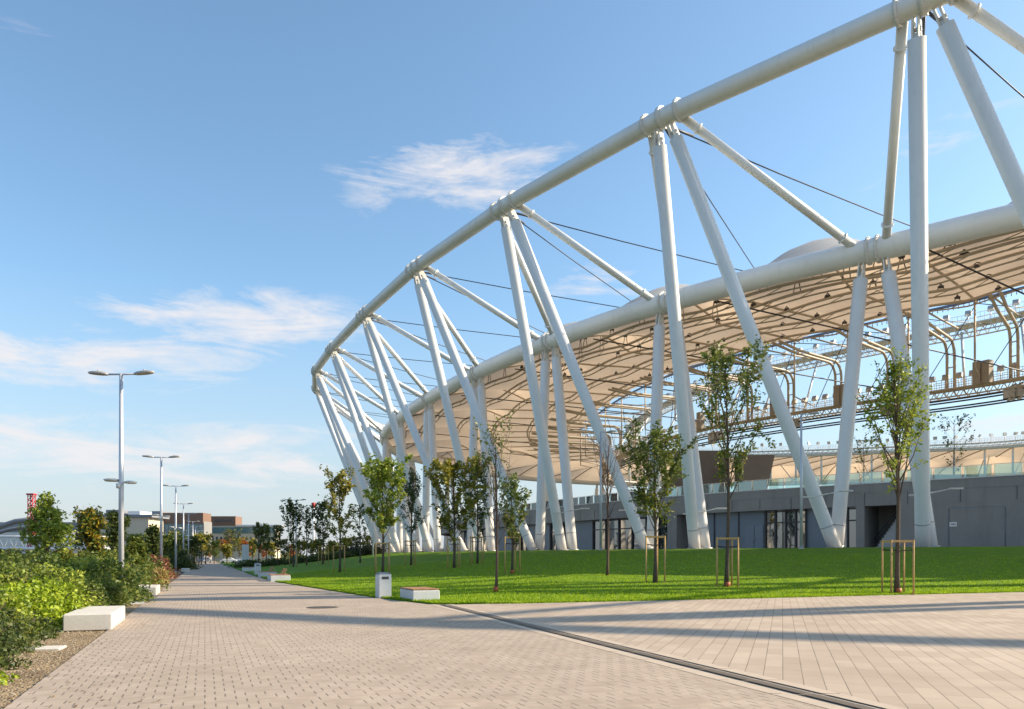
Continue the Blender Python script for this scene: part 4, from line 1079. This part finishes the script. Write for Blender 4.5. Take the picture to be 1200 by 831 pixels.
# px, depth, half width m, height m, kind, n, leaf size, label
SH=[
 (-60.3,11.2,0.9,0.6,'lf_dark',3400,.055,'low dark green shrub at the bottom left corner of the picture'),
 (-22.0,13.2,0.85,0.66,'lf_dark',3600,.055,'low dark grey green shrub behind the corner one, beside the flat slab'),
 (13.2,15.4,0.8,0.55,'lf_dark',3200,.055,'low dark shrub spreading towards the gravel just left of the white block'),
 (-32.2,9.9,0.42,0.3,'lf_lime',900,.05,'small bright green tuft at the foot of the corner shrub'),
 (8.4,17.2,1.1,0.95,'lf_lime',5200,.075,'bright lime green shrub left of the white block'),
 (52.3,18.7,0.95,1.0,'lf_lime',5200,.075,'bright lime green shrub directly behind the white block'),
 (-29.2,15.2,1.0,1.0,'lf_bright',4300,.075,'fresh green shrub at the left edge beside the lime one'),
 (23.4,20.8,1.4,1.3,'lf_mid',5200,.08,'broad fresh green shrub above the lime ones, left of the first lamp post'),
 (-16.5,20.3,1.5,1.32,'lf_bright',5200,.08,'large fresh green shrub at the left edge'),
 (60.4,21.8,1.25,1.25,'lf_bright',5200,.08,'leafy shrub just left of the first lamp post'),
 (92.1,22.6,0.8,0.9,'lf_mid',3600,.07,'dark leaved shrub between the white block and the first lamp post'),
 (117.9,25.4,0.85,0.95,'lf_mid',3600,.075,'rounded green shrub hiding the foot of the first lamp post'),
 (30,26,2.0,1.6,'lf_mid',4600,.10,'tall shrub mass under the leafy tree on the left'),
 (-15,25,2.0,1.7,'lf_mid',4200,.10,'brownish yellow shrub at the far left edge'),
 (80,27,1.8,1.55,'lf_bright',4600,.10,'pale green shrub in front of the golden conical tree'),
 (122,27.5,1.6,1.4,'lf_mid',4400,.10,'rounded pale shrub behind the first lamp post'),
 (122.3,31,1.3,1.2,'lf_mid',4000,.10,'dark green shrub right of the first lamp post'),
 (142.3,39,1.2,1.0,'lf_mid',3600,.11,'low spreading shrub beside the second white block'),
 (124.4,42,1.8,1.5,'lf_bright',4000,.12,'yellow green shrub behind the row, right of the first lamp post'),
 (155.4,52,2.0,1.9,'lf_mid',3800,.14,'tall loose shrub left of the rust coloured one'),
 (174.0,59,1.9,1.65,'lf_rust',4200,.13,'rust coloured shrub beside the second lamp post'),
 (170.4,67,2.2,2.2,'lf_mid',3600,.16,'light green tall shrub behind the rust coloured one'),
 (208.3,100,2.3,2.3,'lf_dark',4200,.17,'dark round clipped bush by the far white block'),
 (60,33,2.6,1.7,'lf_mid',4200,.12,'broad dark shrub behind the fresh green ones on the left'),
 (5,34,2.6,1.7,'lf_mid',4000,.12,'dark shrub behind the leafy tree at the left edge'),
 (120,36,2.4,1.8,'lf_mid',4000,.12,'green shrub mass under the dark tree behind the first lamp post'),
]
for i,(px,d,w,h,lm,n,ls,lab) in enumerate(SH):
    shrub(X(px,d),d,w,w*.85,h*.92,lm,n,ls*1.3,lab,i+3,group='shrubs in the planting bed')
shrub(X(216,100),101,2.0,1.2,2.8,'lf_gold',500,.17,'yellow flowering top growing behind the dark round bush',77)
shrub(X(191,59),56.5,.55,.55,1.35,'lf_straw',1500,.22,'straw coloured ornamental grass tuft at the second lamp post',78,'grass_tuft','ornamental grass',None,True)
shrub(X(184,47),47,.7,.6,.9,'lf_straw',900,.2,'pale yellow ornamental grass behind the second white block',79,'grass_tuft','ornamental grass',None,True)
# ---- trees on the left
TL=[
 (56,34,577,652,27,'cone','lf_bright',3300,.15,'large loose leafy tree on the left below the red mast',.55,30,.1),
 (108,42,603,660,14,'cone','lf_mid',2400,.2,'conical tree with golden top left of the first lamp post',1.2,34,.1),
 (137,46,601,662,8,'column','lf_dark',2200,.2,'slender dark tree right behind the first lamp post',1.1,26,.1),
 (160,48,630,664,8,'oval','lf_mid',2600,.22,'broad green tree between the first and second lamp posts',.9,30,.1),
 (181,62,618,664,8,'oval','lf_dark',2000,.26,'dark green tree left of the second lamp post',.9,26,.1),
 (196,90,628,664,11,'oval','lf_mid',1500,.3,'low green tree between the second and third lamp posts',.8,20,.1),
]
for i,(px,d,yt,yc,hw,pr,lm,n,ls,lab,asc,nb,tr) in enumerate(TL):
    z=-.05; h=EYE+(HY-yt)/F*d; cb=max(.3,EYE+(HY-yc)/F*d); ex=('lf_gold',.35,lambda P,h:P[:,2]>h*.45) if i==1 else None
    tree('park_tree',X(px,d),d,z,h,cb,hw/F*d,pr,lab,'tree',lm,n,ls,300+i,asc,nb,4,tr,'trees among the shrubs',spread=.14,extra=ex)
# ---- trees at the far end of the walkway and beyond the lawn
rng=random.Random(11)
far=[(207,150,626,'lf_far'),(214,160,630,'lf_mid'),(236,170,628,'lf_yel'),(241,175,631,'lf_far'),(251,200,636,'lf_mid'),(262,230,634,'lf_orange'),(272,215,622,'lf_far'),(266,190,640,'lf_yel'),
 (280,240,632,'lf_yel'),(289,235,636,'lf_orange'),(296,225,634,'lf_yel'),(318,200,637,'lf_yel'),(333,195,634,'lf_far'),(352,190,636,'lf_yel'),(365,200,638,'lf_far'),(372,180,634,'lf_yel'),
 (388,190,636,'lf_yel'),(405,185,633,'lf_yel'),(416,200,632,'lf_far'),(430,190,630,'lf_yel'),(228,140,632,'lf_dark'),(245,260,640,'lf_orange'),(308,240,640,'lf_orange'),(342,230,640,'lf_orange'),
 (200,120,636,'lf_far'),(191,110,640,'lf_bright'),(150,90,646,'lf_far'),(125,95,648,'lf_mid'),(100,100,649,'lf_far'),(75,95,648,'lf_yel'),(45,100,648,'lf_mid'),(15,95,648,'lf_far'),(-10,90,647,'lf_mid'),
 (172,100,642,'lf_mid')]
colw={'lf_far':'dull green','lf_mid':'mid green','lf_yel':'yellowing','lf_orange':'orange','lf_dark':'dark green','lf_bright':'light green'}
def where(px):
    for lim,t in ((30,'at the left edge under the lattice bridge'),(90,'below the cream building left of the golden tree'),(140,'behind the first lamp post'),(185,'left of the second lamp post'),(212,'around the third lamp post'),
      (232,'behind the far lamp posts'),(256,'at the very end of the walkway'),(275,'in front of the pale building, left of the white slab'),(300,'behind the tall white slab'),(330,'behind the three small far trees'),
      (360,'behind the far lawn lamp post'),(395,'behind the slender pale tree'),(425,'left of the leaning white columns'),(460,'at the foot of the leaning white columns')):
        if px<=lim: return t
for i,(px,d,yt,lm) in enumerate(far):
    h=EYE+(HY-yt)/F*d; hw=h*rng.uniform(.24,.36)
    tree('far_tree',X(px,d),d,-.05,h,h*.22,hw,'oval',f'{colw[lm]} far tree {where(px)}, about {px if False else ""}'.replace(', about ',''),'tree',lm,700,.5,500+i,.9,18,2,.14,'far trees beyond the lawn and walkway',spread=.28)
# distant wood belt
def belt():
    rg=np.random.default_rng(3); n=26000; px=rg.uniform(-400,1500,n); d=rg.uniform(380,520,n); hgt=(5+3*np.sin(px*.05)+2*np.sin(px*.13+1))*np.sqrt(rg.random(n))
    P=np.c_[(px-CX)/F*d,d,hgt]; o=leaves_mesh(P,2.4,M['lf_far'],'distant_wood',None,rg); tag(o,'distant belt of green trees along the horizon','trees',kind='stuff')
belt()

# ------------------------------------------------------------------ far buildings on the left
def fbox(mb,px0,px1,y0,y1,d,dep,extra=0):
    x0,x1=X(px0,d),X(px1,d); z1=EYE+(HY-y0)/F*d; z0=EYE+(HY-y1)/F*d if y1 is not None else -.1
    mb.box(((x0+x1)/2,d+dep/2+extra,(z0+z1)/2),(x1-x0,dep,z1-z0)); return x0,x1,z0,z1
def building(name,lab,px0,px1,ytop,d,dep,m):
    r=empty(name,(X((px0+px1)/2,d),d,0)); o=np.array(r.location)
    def part(nm,px0,px1,y0,y1,m,proud=0,dep_=None,parent=r):
        mb=MB(); fbox(mb,px0,px1,y0,y1,d-proud,dep_ or dep); mb.v=[(v[0]-o[0],v[1]-o[1],v[2]-o[2]) for v in mb.v]; return mb.build(nm,m,parent)
    part('wall',px0,px1,ytop,None,m); tag(r,lab,'building'); return part
p=building('exhibition_hall','long cream building with grey roof behind the trees left of the lamp posts',90,174,606,235,10,M['creamwall'])
p('roof',88,178,603,606.2,M['greyroof'],.6,12); p('strip_window',95,140,613.5,617,M['window_dark'],.15,.3)
for q in range(96,172,8): p('window',q,q+4.5,626,634,M['window_dark'],.15,.3)
p('roof_unit',124,140,597.5,603,M['greyroof'],-3,8); p('roof_unit',150,164,599,603,M['white'],-6,8)
p=building('office_building','glass fronted office block with brown top floor at the end of the walkway',180,239,611,300,8,M['podium'])
p('brown_storey',186,238,601,613,M['brownwall'],.5,8); p('white_canopy',172,190,606,608,M['white'],3,10); p('rooftop_box',178,190,599,603,M['greyroof'],-4,12)
for q in range(183,238,5):
    for yy in (615,622.5,630,637.5): p('window',q,q+4,yy,yy+6,M['window_far'],.15,.3)
p=building('hotel_building','pale building with long blue green window band and brown roof storey beyond the walkway',240,322,616,330,8,M['creamwall'])
p('brown_storey',240,276,605,616,M['brownwall'],.3,8); p('dark_box',239,244,605,612,M['greyroof'],.8,20); p('window_band',248,322,618,625,M['window_far'],.3,.6); p('roof_edge',277,326,615,617,M['white'],.8,10)
for q in range(243,322,5):
    for yy in (629,635.5,642): p('window',q,q+2.4,yy,yy+4,M['window_dark'],.15,.3)
for q in range(252,271,4): p('roof_window',q,q+3,609,611,M['window_dark'],.45,.3)
p=building('grey_hall','low dark grey hall behind the leafy tree on the left',-60,91,612,260,30,M['greyroof'])
p('wall_band',-60,90,624,650,M['stonegrey'],.3,5)
# arched roof at the far left edge
mb=MB(); d=210; mb.tube([W(px,y,d) for px,y in ((-60,640),(-30,628),(0,617),(18,611),(34,609),(60,614),(90,628))],.7,8); mb.tube([W(px,y,d+4) for px,y in ((-60,648),(-20,630),(10,621),(34,617),(60,622),(90,634))],.5,8)
o=mb.build('arched_roof_girder',M['greyroof']); tag(o,'grey arched roof girder at the left edge behind the lattice bridge','girder')
# white lattice footbridge
r=empty('footbridge',(X(60,110),110,0)); o0=np.array(r.location); d=110
def fb(px,y,dd=0): q=W(px,y,d+dd); return q-o0
for dd in (0,4):
    mb=MB(); mb.tube([fb(-80,628.5,dd),fb(128,629.5,dd)],.19,6); mb.tube([fb(-80,643,dd),fb(128,643,dd)],.28,6); mb.build('chord',M['white'],r)
    mb=MB(); q=-80
    while q<124:
        mb.tube([fb(q,643,dd),fb(q+6,629,dd)],.10,5); mb.tube([fb(q+6,629,dd),fb(q+12,643,dd)],.10,5); mb.tube([fb(q+3,629,dd),fb(q+12,643,dd)],.06,4); q+=12
    mb.build('lattice',M['white'],r)
mb=MB(); a,b=fb(-80,644,2),fb(128,644,2); mb.box(((a+b)/2),(b[0]-a[0],4.2,.25)); mb.build('deck',M['stonegrey'],r)
for q in (-60,20,112):
    mb=MB(); a=fb(q,645,2); mb.tube([a,np.array([a[0],a[1],-.1])],.3,8); mb.build('pier',M['stonegrey'],r)
tag(r,'white lattice truss footbridge crossing behind the shrubs on the left','footbridge')
# red mast
r=empty('red_mast',(X(37,150),150,0)); mb=MB(); d=150; h=EYE+(HY-580)/F*d
for sx in (-.45,.45):
    for sy in (-.45,.45): mb.tube([(sx,sy,0),(sx,sy,h)],.09,5)
z=0
while z<h-1:
    for a,b in (((-.45,-.45),(.45,-.45)),((.45,-.45),(.45,.45)),((-.45,.45),(.45,.45)),((-.45,-.45),(-.45,.45))):
        mb.tube([(a[0],a[1],z),(b[0],b[1],z+.9)],.06,4); mb.tube([(a[0],a[1],z+.9),(b[0],b[1],z+.9)],.05,4)
    z+=.9
mb.build('lattice_tower',M['red'],r); mb=MB(); mb.box((0,0,h+.1),(1.4,1.2,.3)); mb.build('head',M['red'],r); tag(r,'red lattice mast rising behind the leafy tree on the left','mast')
# slim chimney with red head beyond the lawn
r=empty('signal_mast',(X(367.5,300),300,0)); mb=MB(); h=EYE+(HY-595)/F*300; mb.tube([(0,0,0),(0,0,h)],[.5,.35],8); mb.build('shaft',M['white'],r); mb=MB(); mb.tube([(0,0,h),(0,0,h+1.8),(0,0,h+2.0)],[.7,.9,.4],8); mb.build('head',M['red'],r); tag(r,'slim pale mast with red head beyond the lawn trees','mast')
# parked cars at the very end of the walkway (tiny)
def car(px,d,m,lab,rz):
    r=empty('parked_car',(X(px,d),d,0),rz); prof=[(-2.1,.3),(-2.15,.8),(-1.5,.95),(-.9,1.42),(.7,1.45),(1.4,.98),(2.1,.85),(2.15,.35)]
    mb=MB(); n=len(prof); vs=[(a,-.85 if b<1 else -.68,b) for a,b in prof]+[(a,.85 if b<1 else .68,b) for a,b in prof]
    mb.add(vs,[tuple(range(n))[::-1],tuple(range(n,2*n))]+[(i,(i+1)%n,n+(i+1)%n,n+i) for i in range(n)]); mb.build('body',m,r)
    mb=MB(); mb.box((-.1,0,1.17),(1.9,1.55,.36)); mb.build('window',M['window_dark'],r)
    for x in (-1.35,1.35):
        for y in (-.8,.8): mb=MB(); mb.tube([(x,y-.1,.32),(x,y+.1,.32)],.32,12); mb.build('wheel',M['strap'],r)
    tag(r,lab,'car','cars parked at the end of the walkway')
car(268,205,M['white'],'tiny white parked car at the far end, right of the walkway end',.2)
car(281,212,M['white'],'tiny pale parked car partly behind the tall white slab',.1)
car(240,215,M['greyroof'],'tiny grey parked car at the very end of the walkway',1.4)

# ------------------------------------------------------------------ light, sky, camera
SUN_AZ=84.; SUN_EL=30.8
az,el=R(SUN_AZ),R(SUN_EL); sd=Vector((math.sin(az)*math.cos(el),math.cos(az)*math.cos(el),math.sin(el)))
sl=bpy.data.lights.new('sun','SUN'); sl.energy=5.0; sl.angle=R(.53); sl.color=(1.0,.84,.62)
so=bpy.data.objects.new('sun',sl); COL.objects.link(so); so.location=(60,10,60); so.rotation_euler=sd.to_track_quat('Z','Y').to_euler()
w=bpy.data.worlds.new('World'); SC.world=w; w.use_nodes=True; nt=w.node_tree
for n in list(nt.nodes): nt.nodes.remove(n)
out=N(nt,'ShaderNodeOutputWorld'); bg=N(nt,'ShaderNodeBackground'); bg.inputs[1].default_value=.14; nt.links.new(bg.outputs[0],out.inputs[0])
sky=N(nt,'ShaderNodeTexSky'); sky.sky_type='NISHITA'; sky.sun_disc=False; sky.sun_elevation=el; sky.sun_rotation=az; sky.air_density=1.0; sky.dust_density=1.2; sky.ozone_density=1.2
tc=N(nt,'ShaderNodeTexCoord'); sx=N(nt,'ShaderNodeSeparateXYZ'); nt.links.new(tc.outputs['Generated'],sx.inputs[0])
azn=math_(nt,'ARCTAN2',sx.outputs[0],sx.outputs[1]); eln=math_(nt,'ARCSINE',sx.outputs[2])
cv=N(nt,'ShaderNodeCombineXYZ'); nt.links.new(azn,cv.inputs[0]); nt.links.new(eln,cv.inputs[1])
mp=N(nt,'ShaderNodeMapping'); mp.inputs['Rotation'].default_value=(0,0,R(-10)); mp.inputs['Scale'].default_value=(3.0,17,1); nt.links.new(cv.outputs[0],mp.inputs[0])
n1=noise(nt,1.5,10,.66,mp.outputs[0],1.1); mp2=N(nt,'ShaderNodeMapping'); mp2.inputs['Scale'].default_value=(9,22,1); mp2.inputs['Rotation'].default_value=(0,0,R(-20)); nt.links.new(cv.outputs[0],mp2.inputs[0])
n2=noise(nt,1.6,8,.6,mp2.outputs[0],.3)
tex=math_(nt,'MULTIPLY_ADD',n1,.65,math_(nt,'MULTIPLY',n2,.35))
def ang(px,y):
    a=math.atan((px-CX)/F); return a,math.atan((HY-y)/F*math.cos(a))
tot=None
for px,y,hw,hh,rot,st in ((535,205,175,58,9,1.0),(280,372,200,40,2,1.15),(90,418,260,46,6,1.05),(180,535,330,60,0,1.05),(690,345,130,45,10,.7),(1130,145,150,26,18,.62),(1175,500,90,26,0,1.1),(758,78,75,16,25,.42),(60,30,120,30,0,.25),(940,150,60,20,0,.3),(350,520,160,30,4,.8)):
    a0,e0=ang(px,y); ra=math.radians(rot); da=math_(nt,'SUBTRACT',azn,a0); de=math_(nt,'SUBTRACT',eln,e0)
    u=math_(nt,'MULTIPLY',math_(nt,'ADD',math_(nt,'MULTIPLY',da,math.cos(ra)),math_(nt,'MULTIPLY',de,math.sin(ra))),F/hw)
    v=math_(nt,'MULTIPLY',math_(nt,'SUBTRACT',math_(nt,'MULTIPLY',de,math.cos(ra)),math_(nt,'MULTIPLY',da,math.sin(ra))),F/hh)
    r2=math_(nt,'ADD',math_(nt,'MULTIPLY',u,u),math_(nt,'MULTIPLY',v,v))
    b=math_(nt,'MULTIPLY',math_(nt,'SUBTRACT',1.0,r2,clamp=True),st)
    tot=b if tot is None else math_(nt,'MAXIMUM',tot,b)
cl=math_(nt,'MULTIPLY_ADD',math_(nt,'SUBTRACT',tex,.5),4.6,math_(nt,'SUBTRACT',tot,.50))
cl=math_(nt,'MULTIPLY',math_(nt,'MULTIPLY',cl,1.15,clamp=True),math_(nt,'MULTIPLY',tot,1.6,clamp=True))
low=math_(nt,'MULTIPLY',math_(nt,'SUBTRACT',1.0,math_(nt,'MULTIPLY',eln,5.5),clamp=True),.38)
cl2=math_(nt,'MAXIMUM',math_(nt,'MULTIPLY',cl,.85),math_(nt,'MULTIPLY',low,math_(nt,'MULTIPLY_ADD',tex,1.3,.2)),clamp=True)
warm=mix(nt,.5,(3.9,3.85,3.95),(4.0,3.8,3.8))
lowc=mix(nt,math_(nt,'MULTIPLY',math_(nt,'SUBTRACT',1.0,math_(nt,'MULTIPLY',eln,3.2),clamp=True),.85),mix(nt,1.0,sky.outputs[0],(.87,1.03,1.05),'MULTIPLY'),(2.35,2.6,2.95)); fin=mix(nt,cl2,lowc,warm); nt.links.new(fin,bg.inputs[0])

cam=bpy.data.cameras.new('camera'); co=bpy.data.objects.new('camera',cam); COL.objects.link(co); SC.camera=co
cam.sensor_width=36; cam.sensor_fit='HORIZONTAL'; cam.lens=F/1200*36; cam.shift_y=(HY-415.5)/1200; cam.clip_end=6000; cam.clip_start=.1
co.location=(0,0,EYE); co.rotation_euler=(R(90),0,0)
SC.view_settings.view_transform='Standard'; SC.view_settings.look='None'; SC.view_settings.exposure=0.72; SC.view_settings.gamma=1
SC.render.engine='CYCLES'; SC.cycles.max_bounces=6; SC.cycles.transparent_max_bounces=12
